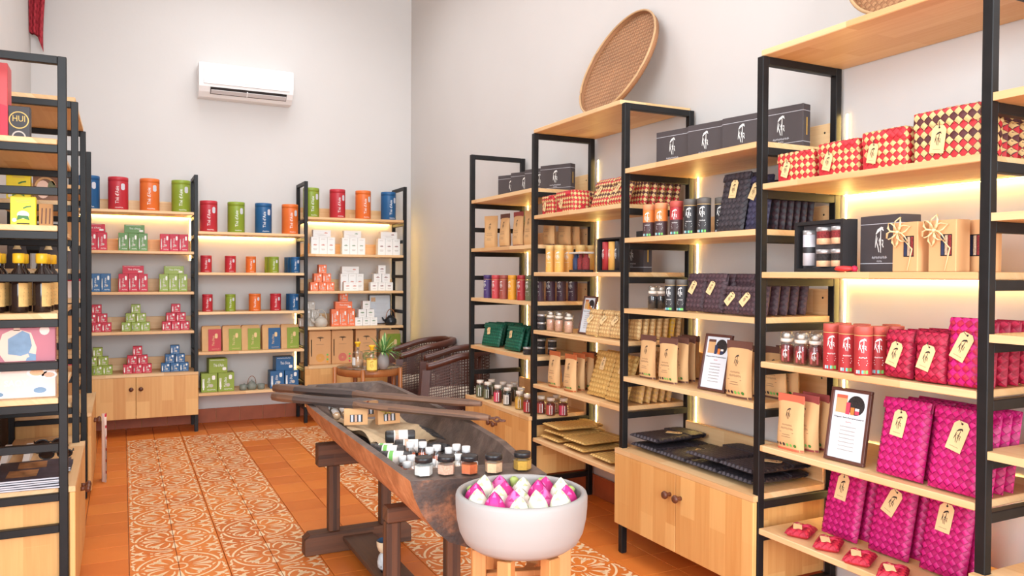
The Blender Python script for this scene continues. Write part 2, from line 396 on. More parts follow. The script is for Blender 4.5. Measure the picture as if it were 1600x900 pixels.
# the brushed emblem of the pepper packs: a sweeping roof stroke over tall hand-drawn letters
LOGO = (stroke([(.16, .74), (.34, .86), (.56, .93), (.84, .97)], [.05, .13, .12, .05]) + stroke([(.62, .95), (.66, .98), (.88, .86)], [.10, .10, .05]) +
        stroke([(.20, .70), (.16, .45), (.10, .22)], [.06, .09, .04]) + stroke([(.34, .62), (.22, .44), (.36, .24), (.46, .04)], [.03, .06, .08, .05]) +
        stroke([(.62, .88), (.60, .50), (.62, .02)], [.06, .09, .05]) + stroke([(.44, .46), (.52, .58), (.50, .30)], .05) +
        stroke([(.72, .50), (.84, .48), (.82, .34), (.74, .36), (.88, .22)], .06))
def put(polys, cx, cy, w, h):
    return [[(cx-w/2+u*w, cy-h/2+v*h) for u, v in p] for p in polys]
def squiggle(cx, cy, w, h, n=9, t=None):
    """a line of handwriting too small to read"""
    pts = [(cx-w/2+w*i/(n*2), cy+(h/2 if i % 2 else -h/2)*(1.0 if i % 3 else .6)) for i in range(n*2+1)]
    return stroke(pts, t or h*.35)
def lines(cx, ys, ws, t): 
    o = []
    for y, w in zip(ys, ws): o += rect(cx-w/2, cx+w/2, y-t/2, y+t/2)
    return o
@lru_cache(None)
def text_polys(s, bold=False):
    """outline font text as 2D triangles/quads, normalised to cap height 1, centred"""
    cu = bpy.data.curves.new('t', 'FONT'); cu.body = s; cu.resolution_u = 2
    cu.offset = 0.02 if bold else 0.0
    ob = bpy.data.objects.new('t', cu); COL.objects.link(ob)
    dg = bpy.context.evaluated_depsgraph_get(); dg.update()
    me = bpy.data.meshes.new_from_object(ob.evaluated_get(dg))
    P = [(v.co.x, v.co.y) for v in me.vertices]; F = [tuple(p.vertices) for p in me.polygons]
    bpy.data.objects.remove(ob, do_unlink=True); bpy.data.curves.remove(cu); bpy.data.meshes.remove(me)
    if not P: return ()
    x0, x1 = min(p[0] for p in P), max(p[0] for p in P); y0, y1 = min(p[1] for p in P), max(p[1] for p in P)
    h = y1-y0
    return tuple(tuple(((P[i][0]-(x0+x1)/2)/h, (P[i][1]-(y0+y1)/2)/h) for i in f) for f in F), (x1-x0)/h
def text(s, cx, cy, h, w=None, rot=False, bold=False):
    t = text_polys(s, bold)
    if not t: return []
    T, asp = t; k = (w/(asp*h)) if w else 1.0
    if rot: return [[(cx-v*h, cy+u*h*k) for u, v in p] for p in T]
    return [[(cx+u*h*k, cy+v*h) for u, v in p] for p in T]

# ------------------------------------------------------------------ objects
def link(name, data, parent=None, loc=(0, 0, 0), rot=(0, 0, 0), label=None):
    o = bpy.data.objects.new(name, data); COL.objects.link(o)
    o.location = loc; o.rotation_euler = rot
    if parent is not None: o.parent = parent
    if label: o['label'] = label
    return o
def tag_(o, label, cat, group=None, kind=None):
    o['label'] = label; o['category'] = cat
    if group: o['group'] = group
    if kind: o['kind'] = kind
    return o
def struct(name, mb, parent=None):
    o = link(name, mb.mesh(name), parent)
    if parent is None: o['kind'] = 'structure'
    return o
def place(proto, name, label, cat, loc, rz=0.0, lean=0.0, group=None, half_t=0.0, roll=0.0):
    """proto: list of (part name, mesh, sub-parts); one entry makes a one-mesh thing"""
    loc = (loc[0], loc[1], loc[2]+half_t*math.sin(abs(lean))+0.0006)
    rot = (-lean, roll, rz)
    if len(proto) == 1 and not proto[0][2]:
        o = link(name, proto[0][1], None, loc, rot)
    else:
        o = link(name, None, None, loc, rot); o.empty_display_size = 0.05
        for p in proto:
            c = link(p[0], p[1], o)
            if len(p) > 3 and p[3]: c['label'] = p[3]
            for q in p[2]: link(q[0], q[1], c)
    return tag_(o, label, cat, group)
def P(name, mb, subs=(), label=None): return (name, mb.mesh(name), tuple(subs), label)
FACE_L = -PI/2      # products on the right rack face -X
FACE_R = PI/2
ORD = ['front', 'second', 'third', 'fourth', 'fifth', 'sixth', 'seventh', 'eighth', 'ninth', 'tenth']

# ------------------------------------------------------------------ the room
YB, XR, XL, ZC = 7.32, 2.535, -0.65, 4.25
struct('wall_back', MB('wall').box(XL-.12, XR+.12, YB, YB+.12, -.02, ZC))
struct('wall_right', MB('wall').box(XR, XR+.12, -2.6, YB, -.02, ZC))
struct('wall_left', MB('wall').box(XL-.12, XL, 1.9, YB, -.02, ZC))
struct('ceiling', MB('ceiling').box(XL-.12, XR+.12, -1.2, YB+.12, ZC, ZC+.1))
floor = struct('floor', MB('grout').box(-2.6, XR+.12, -2.6, YB+.12, -.06, -0.0105))

TX0, TY0, TS = 0.024, 3.777, 0.2
def tile_mb(M=None, mb=None, medallion=False):
    mb = mb or MB('terracotta')
    g = TS/2-0.0014
    # slab with a softened arris
    z0, z1, c = -0.0104, 0.0, 0.0012
    vs = [(sx*g, sy*g, z0) for sx, sy in ((-1, -1), (1, -1), (1, 1), (-1, 1))]+[(sx*g, sy*g, z1-c) for sx, sy in ((-1, -1), (1, -1), (1, 1), (-1, 1))]+[(sx*(g-c), sy*(g-c), z1) for sx, sy in ((-1, -1), (1, -1), (1, 1), (-1, 1))]
    fs = [(3, 2, 1, 0), (8, 9, 10, 11)]+[(i, (i+1) % 4, 4+(i+1) % 4, 4+i) for i in range(4)]+[(4+i, 4+(i+1) % 4, 8+(i+1) % 4, 8+i) for i in range(4)]
    mb.add(vs, fs, 0, False, M)
    if medallion:
        # quarter of the four-tile medallion, centre of the medallion in the (+,+) corner
        q = []
        q += stroke(arc(0, 0, .86, 4, 86, 16), .055)
        q += stroke(arc(0, 0, .17, 0, 90, 8), .05)
        leaf = lambda r0, r1, w: [(r0, 0), (r0+(r1-r0)*.35, -w*.55), (r0+(r1-r0)*.68, -w), (r1, 0), (r0+(r1-r0)*.68, w), (r0+(r1-r0)*.35, w*.55)]
        def rotp(p, a, dx=0, dy=0):
            a = math.radians(a); return [(x*math.cos(a)-y*math.sin(a)+dx, x*math.sin(a)+y*math.cos(a)+dy) for x, y in p]
        half = [(.26, .0), (.42, 0), (.72, 0), (.66, .075), (.52, .05), (.40, .03)]
        q += [half, [(y, x) for x, y in half][::-1]]
        q += [rotp(leaf(.27, .74, .07), 45), rotp(leaf(0, .26, .045), 20, .34, .34), rotp(leaf(0, .26, .045), 70, .34, .34)]
        for mir in (0, 1):
            s1 = stroke([(.30, .10), (.44, .11), (.56, .17), (.64, .27), (.62, .37), (.54, .38), (.50, .33)], [.02, .05, .06, .06, .05, .05, .03])
            s2 = stroke([(.78, .09), (.72, .15), (.70, .22)], [.02, .05, .03])
            s3 = stroke([(.90, .09), (.94, .24), (.90, .36)], [.03, .055, .02])
            s4 = [rotp(leaf(0, .20, .05), 62, .90, .30), rotp(leaf(0, .16, .045), 100, .95, .62), rotp(leaf(0, .15, .05), 15, .80, .74), rotp(leaf(0, .11, .04), -30, .86, .56)]
            for p in s1+s2+s3+s4:
                p = [(min(x, .985), min(max(y, 0.0), .985)) for x, y in p]
                q.append([(y, x) for x, y in p][::-1] if mir else p)
        q += [rotp(leaf(0, .30, .06), 45, .68, .68), rotp(leaf(0, .16, .05), 45, .86, .86)]
        q = [[(min(x, .985), min(y, .985)) for x, y in p] for p in q]
        # medallion centre at +g,+g: u runs towards -x, v towards -y
        mb.strokes(q, lambda u, v: (g-u*2*g*.995, g-v*2*g*.995, z1+0.0004), 'tile_cream')
    return mb
TILE = tile_mb().mesh('tile'); TILE_M = tile_mb(medallion=True).mesh('patterned_tile')
rest = MB('terracotta')
n_i = 0
def is_medallion(c, r):
    if r > 15: return False
    return c in (0, 1, 2, 3, 6, 7, 8, 9) or (c in (4, 5) and r >= 14)
for c in range(-13, 13):
    for r in range(-32, 19):
        cx, cy = TX0+(c+.5)*TS, TY0-.2+(r+.5)*TS
        if cy > YB+.05 or cx > XR+.05: continue
        near = -1 <= c <= 10 and r >= -4
        if near:
            med = is_medallion(c, r) 
            o = link('tile', TILE_M if med else TILE, floor, (cx, cy, 0))
            if med:
                # each quarter turned so that the four tiles meet at the medallion's centre
                right, up = (c % 2 == 1), (r % 2 == 1)
                o.rotation_euler.z = {(False, False): 0, (True, False): PI/2, (True, True): PI, (False, True): -PI/2}[right, up]
            n_i += 1
        else:
            tile_mb(Matrix.Translation((cx, cy, 0)), rest)
ro = link('tiles_beyond', rest.mesh('tiles_beyond'), floor); ro['kind'] = 'stuff'

def skirting(name, x0, y0, dx, dy, n, L, h=.125):
    root = struct(name, MB('grout').box(min(x0, x0+dx*L*n)-(.006 if dx == 0 else 0), max(x0, x0+dx*L*n)+(.006 if dx == 0 else 0),
                                        min(y0, y0+dy*L*n)-(.006 if dy == 0 else 0), max(y0, y0+dy*L*n)+(.006 if dy == 0 else 0), 0.0005, h-.004))
    me = (MB('skirting').cbox(.0015, L-.0015, -.012, .0, .001, h, .002) if dx else MB('skirting').cbox(-.012, .0, .0015, L-.0015, .001, h, .002)).mesh('skirting_tile')
    for i in range(n): link('skirting_tile', me, root, (x0+dx*L*i, y0+dy*L*i, 0))
skirting('baseboard_back', XL, YB-.006, 1, 0, 16, .198)
skirting('baseboard_right', XR-.006, 1.2, 0, 1, 20, .304)

# ------------------------------------------------------------------ rack system: black steel ladder frames, timber shelves
PW = 0.030
ZA = [.50, .84, 1.16, 1.49, 1.815]; ZB = [.38, .69, 1.0, 1.33, 1.655]
ST = .022
ZTOP = 2.125
def frame_proto(depth, rungs, top=ZTOP):
    """ladder in the local XZ plane: x from 0 (aisle side) to depth, y centred"""
    h = PW/2
    out = []
    for x in (0, depth-PW):
        out.append(P('post', MB('black_metal').cbox(x, x+PW, -h, h, .004, top, .002)))
        out.append(P('foot_pad', MB('lid_black').box(x+.003, x+PW-.003, -h+.003, h-.003, 0, .0045)))
    me = MB('black_metal').cbox(PW-.0005, depth-PW+.0005, -h+.001, h-.001, -PW, 0, .002).mesh('rung')
    return out, me
def make_frame(label, loc, rz, depth, rungs):
    pr, me = frame_proto(depth, rungs)
    o = link('steel_ladder_frame', None, None, loc, (0, 0, rz)); o.empty_display_size = .1
    for p in pr: link(p[0], p[1], o)
    for z in rungs+[ZTOP]: link('rung', me, o, (0, 0, z))
    tag_(o, label, 'shelf frame', 'black steel ladder frames of the racks')
    return o
RUNGS = [z-ST-.0005 for z in sorted(ZA[1:]+ZB)]+[ZA[0]-ST-.0005, .145]
SCREW = MB('screw').lathe([(0, .0008), (.004, .0006), (.0045, 0)], 10, 0, Matrix.Rotation(-PI/2, 4, 'Y')).mesh('screw')
def shelf(label, x0, x1, y0, y1, z, ax, back=None, group='pale wooden shelf boards', screws=True, notch=None):
    """one timber shelf board; back = side on which an upstand board stands ('+x', '+y')"""
    mb = MB('wood_'+ax)
    if notch is None: mb.cbox(x0, x1, y0, y1, -ST, 0, .0025)
    else:
        # board cut around the four posts so that its ends rest on the rungs
        nx, ny = notch
        mb.prism([(x0+nx, y0), (x1-nx, y0), (x1-nx, y0+ny), (x1, y0+ny), (x1, y1-ny), (x1-nx, y1-ny), (x1-nx, y1), (x0+nx, y1), (x0+nx, y1-ny), (x0, y1-ny), (x0, y0+ny), (x0+nx, y0+ny)], -ST, 0)
    o = link('wooden_shelf', None, None, (0, 0, z)); o.empty_display_size = .1
    link('board', mb.mesh('board'), o)
    hb = .105
    if back:
        b = MB('wood_'+ax)
        u0, u1 = (y0+notch[1], y1-notch[1]) if notch and back == '+x' else (y0, y1)
        if back == '+x': b.cbox(x1-.018, x1, u0, u1, .0003, hb, .002)
        elif back == '-x': b.cbox(x0, x0+.018, y0, y1, .0003, hb, .002)
        else: b.cbox(x0, x1, y1-.018, y1, .0003, hb, .002)
        bo = link('upstand', b.mesh('upstand'), o)
        if back == '+x' and screws:
            for yy in (u0+.03, u1-.03):
                link('screw', SCREW, bo, (x1-.018, yy, .07))
    tag_(o, label, 'shelf', group)
    return o
def knob_mesh():
    # turned knob pointing along -y
    mb = MB('knob_wood').lathe([(0, 0), (.009, 0), (.0085, .010), (.0075, .016), (.015, .022), (.0175, .030), (.014, .037), (0, .040)], 16, 0, Matrix.Rotation(PI/2, 4, 'X'))
    return mb.mesh('knob')
KNOB = knob_mesh()
def cabinet(label, loc, rz, width, depth, z0, z1, up=True):
    """two-door cabinet, local: x along width, front at y=0 facing -y"""
    o = link('cabinet', None, None, loc, (0, 0, rz)); o.empty_display_size = .1
    t = .018
    # carcass: two sides, bottom, back
    link('side_panel', MB('wood_Z').cbox(.0365, .0365+t, .0, depth, z0, z1-ST, .002).mesh('side_panel'), o)
    link('side_panel', MB('wood_Z').cbox(width-.0365-t, width-.0365, .0, depth, z0, z1-ST, .002).mesh('side_panel'), o)
    link('bottom_panel', MB('wood_X').box(.056, width-.056, .002, depth-.002, z0, z0+t).mesh('bottom_panel'), o)
    link('back_panel', MB('wood_X').box(.056, width-.056, depth-.010, depth-.002, z0+t+.0005, z1-ST-.0005).mesh('back_panel'), o)
    a, b, n0, n1 = .0195, width-.0195, .0355, width-.0355   # cut around the posts, ends resting on the rungs
    d0, d1, d2 = .0025, PW+.0065, depth+.008
    tb = MB('wood_X').prism([(a-.0155, -.0205), (b+.0155, -.0205), (b+.0155, d0), (n1, d0), (n1, d1), (b, d1), (b, d2-.03), (n1, d2-.03), (n1, d2), (n0, d2), (n0, d2-.03), (a, d2-.03), (a, d1), (n0, d1), (n0, d0), (a-.0155, d0)], z1-ST+.0003, z1)
    link('top_board', tb.mesh('top_board'), o)
    if up: link('upstand', MB('wood_X').cbox(n0, n1, d2-.02, d2-.002, z1+.0003, z1+.105, .002).mesh('upstand'), o)
    for s in (0, 1):
        a, b = (.004, width/2-.0015) if s == 0 else (width/2+.0015, width-.004)
        d = link('door', MB('wood_Z').cbox(a, b, -.020, -.0008, z0-.004, z1-ST-.001, .002).mesh('door'), o)
        kx = width/2-.035 if s == 0 else width/2+.035
        link('knob', KNOB, d, (kx, -.020, z1-.115))
    tag_(o, label, 'cabinet', 'two-door cabinets under the racks')
    return o
def led(label, loc, size, axis):
    """LED tape: a thin backing with a row of glowing chips"""
    o = link('led_strip', None, None, loc); o.empty_display_size = .03
    n = max(3, int(size/.03)); bk = MB('led_base'); ch = MB('led')
    if axis == 'Zx':
        bk.box(-.002, 0, -.005, .005, 0, size); ch.box(-.0035, -.0021, -.004, .004, .002, size-.002)
    elif axis == 'Zy':
        bk.box(-.005, .005, -.002, 0, 0, size); ch.box(-.004, .004, -.0035, -.0021, .002, size-.002)
    elif axis == 'Y':
        bk.box(-.005, .005, 0, size, -.002, 0); ch.box(-.004, .004, .002, size-.002, -.0035, -.0021)
    elif axis == 'X':
        bk.box(0, size, -.005, .005, -.002, 0); ch.box(.002, size-.002, -.004, .004, -.0035, -.0021)
    link('backing', bk.mesh('backing'), o); link('diodes', ch.mesh('diodes'), o)
    tag_(o, label, 'light strip', 'warm LED strips behind the racks')
    return o

# right rack
FX, FD = 2.107, .41
FY = [4.862, 3.965, 3.062, 2.183, 1.335]
FL = ['frame standing beside the cane chairs', 'frame between spice-jar cabinet and gold pouch shelves', 'frame at the far end of the dark-pouch cabinet',
      'frame between dark-pouch cabinet and magenta pouches', 'frame at the right edge of the picture']
for y, l in zip(FY, FL): make_frame('black steel ladder '+l, (FX, y, 0), 0, FD, RUNGS)
make_frame('black steel ladder frame closing the bay beyond the right picture edge', (FX, .484, 0), 0, FD, RUNGS)
h = PW/2
def bayA(y0, y1, who, cab):
    for z, nm in zip(ZA[1:], ('lowest open', 'second', 'third', 'top')):
        shelf('%s wooden shelf of the bay %s' % (nm, who), FX+.001, FX+FD-.003, y0+.001, y1-.001, z, 'Y', '+x', notch=(PW+.001, h+.001))
    b = cabinet(cab, (FX-.004, y1+.018, 0), FACE_L, y1-y0+.036, .385, .15, ZA[0])
    return b
def bayB(y0, y1, who, top=True, names=('bottom', 'second lowest', 'middle', 'fourth', 'fifth')):
    for z, nm in zip(ZB, names):
        shelf('%s wooden shelf of the bay %s' % (nm, who), FX+.001, FX+FD-.003, y0+h+.001, y1-h-.001, z, 'Y')
    if top: shelf('topmost board with tray on the bay %s' % who, FX+.004, FX+FD+.012, y0+.03, y1-.03+.03, ZTOP+ST+.0005, 'Y')
bayA(FY[1], FY[0], 'next to the cane chairs', 'two-door wooden cabinet carrying small spice jars by the chairs')
bayB(FY[2], FY[1], 'with gold pouches')
bayA(FY[3], FY[2], 'above the dark flat pouches', 'two-door wooden cabinet carrying flat dark woven pouches')
bayB(FY[4], FY[3], 'with magenta pouches')
for z, nm in zip(ZA[1:], ('lowest', 'second', 'third', 'top')):
    shelf('%s board end of the bay cut by the right picture edge' % nm, FX+.001, FX+FD-.003, .4845, FY[4]-.001, z, 'Y', '+x', notch=(PW+.001, h+.001))
cabinet('wooden cabinet corner in the bottom right picture corner', (FX-.004, FY[4]+.018, 0), FACE_L, .85, .385, .15, ZA[0])
for y, l, z0, z1 in ((FY[0]-.03, 'beside the chairs frame', .5, 1.95), (FY[1]-.03, 'behind the frame left of the gold pouches', .35, 2.0), (FY[2]-.03, 'behind the frame left of the dark pouches', .55, 1.95), (FY[3]-.03, 'behind the frame left of the magenta pouches', .4, 1.95)):
    led('upright glowing LED strip on the wall '+l, (XR-.001, y, z0), z1-z0, 'Zx')
led('glowing LED strip under the shelf of woven red boxes', (FX+FD+.004, FY[4]+.03, ZB[4]-ST-.001), .79, 'Y')
led('glowing LED strip under the gift box shelf', (FX+FD+.004, FY[4]+.03, ZB[3]-ST-.001), .79, 'Y')
led('glowing LED strip under the red tin shelf', (FX+FD+.004, FY[4]+.03, ZB[1]-ST+.02), .70, 'Y')

led('low glowing LED strip on the wall below the dark-pouch cabinet', (FX+FD+.006, FY[3]+.05, .12), .78, 'Y')
# back rack: frames turned, aisle side faces -Y
BYF, BD = 6.935, .365
BXF = [-.355, .545, 1.442, 2.350]
BLAB = ['frame in the far left corner', 'frame between cabinet and teapot shelves', 'frame left of the white tea cartons', 'frame right of the white tea cartons']
def make_frame_y(label, x):
    o = make_frame(label, (x, BYF, 0), PI/2, BD, RUNGS)
for x, l in zip(BXF, BLAB): make_frame_y('black steel ladder '+l, x)
def backA(x0, x1, who, cab):
    for z, nm in zip(ZA[1:], ('lowest open', 'second', 'third', 'top')):
        shelf('%s wooden shelf of the back rack bay %s' % (nm, who), x0+h+.001, x1-h-.001, BYF+.001, BYF+BD-.003, z, 'X', '+y')
    cabinet(cab, (x0-.018, BYF-.004, 0), 0, x1-x0+.036, .34, .15, ZA[0])
backA(BXF[0], BXF[1], 'with stacked small cartons', 'two-door wooden cabinet in the far left corner')
backA(BXF[2], BXF[3], 'with white cartons', 'wooden cabinet behind the round side table')
ZM = [.313, .655, .99, 1.32, 1.66]
for z, nm in zip(ZM, ('bottom', 'second', 'middle', 'fourth', 'top')):
    shelf('%s wooden shelf of the back rack bay with the tea set' % nm, BXF[1]+h+.001, BXF[2]-h-.001, BYF+.001, BYF+BD-.003, z, 'X')
for x, z0, z1, l in ((BXF[1]-.019, 1.42, 1.79, 'behind the frame left of the tea set bay'), (BXF[2]-.019, .34, .98, 'behind the frame right of the tea set bay'), (BXF[3]+.012, .6, 1.95, 'in the room corner')):
    led('upright glowing LED strip on the wall '+l, (x, YB-.001, z0), z1-z0, 'Zy')
led('glowing LED strip under the top shelf with four tins beside the teapot bay frame', (BXF[1]+.03, BYF+BD+.006, 1.66-ST-.001), .84, 'X')
led('glowing LED strip under the top tin shelf of the left corner bay', (BXF[0]+.03, BYF+BD+.006, 1.815-ST-.001), .84, 'X')
led('glowing LED strip under the top tin shelf of the white carton bay', (BXF[2]+.03, BYF+BD+.006, 1.815-ST-.001), .84, 'X')

# left rack: aisle side faces +X
LXF, LD = -.187, .385
LY = [3.41, 4.275, 5.145, 5.99]
LLAB = ['frame nearest on the left with scratched paint', 'frame second from the left picture edge', 'frame third from the left picture edge', 'frame fourth from the left picture edge']
for y, l in zip(LY, LLAB): make_frame('black steel ladder '+l, (LXF, y, 0), PI, LD, RUNGS)
def leftA(y0, y1, who, cab):
    for z, nm in zip(ZA[1:], ('lowest open', 'second', 'third', 'top')):
        shelf('%s wooden shelf of the left rack bay %s' % (nm, who), LXF-LD+PW+.001, LXF-PW-.001, y0-h+.001, y1-.001, z, 'Y', None)
    cabinet(cab, (LXF+.004, y0-.0185+.0015, 0), FACE_R, y1-y0+.034, .36, .05, ZA[0])
leftA(LY[0], LY[1], 'with bottles', 'wooden cabinet under magazines at the left picture edge')
leftA(LY[2], LY[3], 'farthest along', 'wooden cabinet with cloth on its knob beyond the magazines')
for z, nm in zip(ZB, ('bottom', 'second lowest', 'middle', 'fourth', 'fifth')):
    shelf('%s wooden shelf of the second left rack bay' % nm, LXF-LD+PW+.001, LXF-PW-.001, LY[1]+h+.001, LY[2]-h-.001, z, 'Y')
shelf('topmost board over the second left rack bay', LXF-LD-.012, LXF-.012, LY[1]-.0, LY[2]-.0, ZTOP+ST+.0005, 'Y')

# air conditioner on the back wall
def aircon():
    o = link('air_conditioner', None, None, (.975, YB, 2.83)); o.empty_display_size = .1
    W, H, D = .39, .275, .205
    prof = [(0, 0), (-.11, .0), (-.165, .035), (-.195, .075), (-.205, .12), (-.205, .235), (-.19, H), (0, H)]
    def hull(w0, w1, inset, m):
        mb = MB(m); n = len(prof)
        vs = [(w0, y, z) for y, z in prof]+[(w1, y, z) for y, z in prof]
        mb.add(vs, [tuple(range(n)), tuple(range(n, 2*n))[::-1]]+[(i, n+i, n+(i+1) % n, (i+1) % n) for i in range(n)])
        return mb
    link('body', hull(-W, W, 0, 'ac_white').mesh('body'), o)
    link('front_panel', MB('ac_white').cbox(-W+.035, W-.03, -.212, -.2055, .095, .262, .003).mesh('front_panel'), o)
    v = MB('ac_dark')
    A = Vector((0, -.198, .073)); B = Vector((0, -.150, .022)); nrm = Vector((0, -.05, -.045)).normalized()*.002
    v.add([(-.30, A.y+nrm.y, A.z+nrm.z), (.335, A.y+nrm.y, A.z+nrm.z), (.335, B.y+nrm.y, B.z+nrm.z), (-.30, B.y+nrm.y, B.z+nrm.z)], [(0, 1, 2, 3)])
    ve = link('air_outlet', v.mesh('air_outlet'), o)
    M = Matrix.Translation((0, -.176, .040)) @ Matrix.Rotation(math.radians(-38), 4, 'X')
    link('louvre', MB('ac_grey').cbox(-.295, .33, -.024, .019, -.010, -.004, .002, 0, M).mesh('louvre'), o)
    link('louvre_tab', MB('ac_white').box(-.004, .004, -.03, .02, -.013, -.002, 0, M).mesh('louvre_tab'), o)
    link('badge', MB('ink_soft').strokes(squiggle(.0, .118, .05, .008, 9, .0022), lambda u, v: (u, -.2128, v), 'ink_soft').mesh('badge'), o)
    tag_(o, 'white split air conditioner mounted high on the back wall', 'air conditioner')
aircon()

# ------------------------------------------------------------------ product prototypes (front faces -y, origin at the base centre)
def flat(y): return lambda u, v: (u, y, v)
def wrap(r): return lambda u, v: (r*math.sin(u/r), -r*math.cos(u/r), v)
def capsule(cx, cy, w, h):
    """lantern-like rounded badge, cut into narrow strips so that it follows a curved wall"""
    xs = [-.5, -.32, -.16, 0, .16, .32, .5]; hs = [.32, .46, .5, .5, .5, .46, .32]
    return [[(cx+w*xs[i], cy-h*hs[i]), (cx+w*xs[i+1], cy-h*hs[i+1]), (cx+w*xs[i+1], cy+h*hs[i+1]), (cx+w*xs[i], cy+h*hs[i])] for i in range(6)]
BRAND = "Thé d'Asie"
@lru_cache(None)
def carton(w, d, h, col, ink='print_white', lying=False, plant=False):
    mb = MB(col).cbox(-w/2, w/2, -d/2, d/2, 0, h, .0015)
    f = flat(-d/2-.0004)
    if plant:      # white tea cartons with a small plant drawing
        c = 'spice_orange' if plant == 1 else ('leaf_green' if plant == 2 else 'pepper_red')
        sx = w*.5 if not lying else w*.2; cx = 0 if not lying else w*.22
        s = min(w, h)*.28
        q = []
        for a in (30, 70, 110, 150): q += [[(cx, h*.5), (cx+s*math.cos(math.radians(a-14))*.8, h*.5+s*math.sin(math.radians(a-14))*.55), (cx+s*math.cos(math.radians(a)), h*.5+s*math.sin(math.radians(a))*.75), (cx+s*math.cos(math.radians(a+14))*.8, h*.5+s*math.sin(math.radians(a+14))*.55)]]
        mb.strokes(q, f, c); mb.strokes(squiggle(0 if not lying else -w*.12, h*.88 if not lying else h*.45, w*.5, h*.03, 6), f, 'ink_soft')
        mb.strokes(lines(0, [h*.30, h*.24], [w*.5, w*.4], h*.014), f, 'ink_soft')
        return [P('carton', mb)]
    if lying:
        mb.strokes(text(BRAND, w*.02, h*.55, h*.22, w*.55), f, ink); mb.strokes(capsule(w*.33, h*.28, w*.2, h*.22), f, ink)
        mb.strokes(squiggle(-w*.05, h*.9, w*.75, h*.07, 14), f, ink)
    else:
        mb.strokes(text(BRAND, -w*.05, h*.5, w*.2, h*.52, rot=True), f, ink); mb.strokes(capsule(w*.26, h*.76, w*.2, h*.24), f, ink)
        mb.strokes(squiggle(-w*.36, h*.42, w*.1, h*.6, 3, w*.04), f, ink); mb.strokes(squiggle(w*.12, h*.12, w*.5, h*.06, 5), f, ink)
        mb.strokes([[(w*.12+w*.12*math.cos(i*PI/4), h*.34+w*.12*math.sin(i*PI/4)) for i in range(8)]], f, 'carton_grey')
    return [P('carton', mb)]
@lru_cache(None)
def tin(r, h, col):
    b = MB(col).lathe([(0, 0), (r*.97, 0), (r, h*.01), (r, h*.86)], 32)
    b.lathe([(r, h*.855), (r*.985, h*.862), (r*.985, h*.87)], 32)
    f = wrap(r+.0006)
    b.strokes(text(BRAND, -r*.12, h*.45, r*.36, h*.52, rot=True), f, 'print_white'); b.strokes(capsule(r*.50, h*.70, r*.42, h*.2), f, 'print_grey')
    b.strokes(squiggle(r*.1, h*.07, r*.8, h*.035, 5, h*.012), f, 'print_white')
    l = MB(col).lathe([(r*.985, h*.872), (r*1.005, h*.875), (r*1.005, h*.985), (r*.96, h), (0, h)], 32)
    return [P('tin_body', b), P('lid', l)]
@lru_cache(None)
def tube(r, h, col, lid, upper=None, green=True, ink='print_white'):
    hl = h*.82
    b = MB(col).lathe([(0, 0), (r*.98, 0), (r, .002), (r, hl*(.55 if upper else 1))], 24)
    if upper: b.lathe([(r, hl*.55), (r, hl)], 24, upper)
    b.lathe([(r*1.004, hl*.985), (r*1.004, hl)], 24, 'lid_yellow' if not upper else upper)
    f = wrap(r+.0007)
    b.strokes(put(LOGO, 0, h*.60, r*1.05, h*.30), f, ink); b.strokes(squiggle(r*.05, h*.36, r*.9, h*.03, 6), f, ink)
    b.strokes(lines(r*.05, [h*.30, h*.25, h*.21], [r*1.0, r*1.1, r*.9], h*.012), f, ink)
    if green:
        b.strokes(rect(-r*.45, r*.1, h*.03, h*.10), f, 'label_teal'); b.strokes(rect(r*.1, r*.62, h*.03, h*.10), f, 'label_green'); b.strokes(rect(-r*.75, -r*.5, h*.03, h*.10), f, 'print_grey')
    l = MB(lid).lathe([(r*.99, hl+.0005), (r*1.015, hl+.001), (r*1.015, h-.002), (r*.985, h), (0, h)], 24)
    return [P('tube_body', b), P('lid', l)]
@lru_cache(None)
def grinder(r, h, content, label='tube_red'):
    g = MB('glass').lathe([(0, .001), (r, .001), (r, h*.55), (r*.8, h*.64), (r*.75, h*.66)], 20)
    c = MB(content).lathe([(0, .004), (r*.93, .004), (r*.93, h*.53), (r*.7, h*.58), (0, h*.58)], 20)
    if label:
        f = wrap(r+.0007); g.strokes(rect(-r*.5, r*.6, h*.08, h*.44), f, label); f = wrap(r+.0012)
        g.strokes(put(LOGO, 0, h*.30, r*.8, h*.26), f, 'print_white')
    cap = MB('cap_clear').lathe([(r*.78, h*.66), (r*.92, h*.68), (r*.92, h*.76), (r*.86, h*.77)], 20)
    cap.lathe([(r*.86, h*.77), (r*.95, h*.80), (r*.9, h*.94), (r*.7, h), (0, h)], 20, 'glass')
    cap.lathe([(0, h*.775), (r*.5, h*.78), (r*.55, h*.88), (r*.3, h*.93), (0, h*.93)], 14, 'cap_clear')
    return [P('glass_body', g), P('contents', c), P('grinder_cap', cap)]
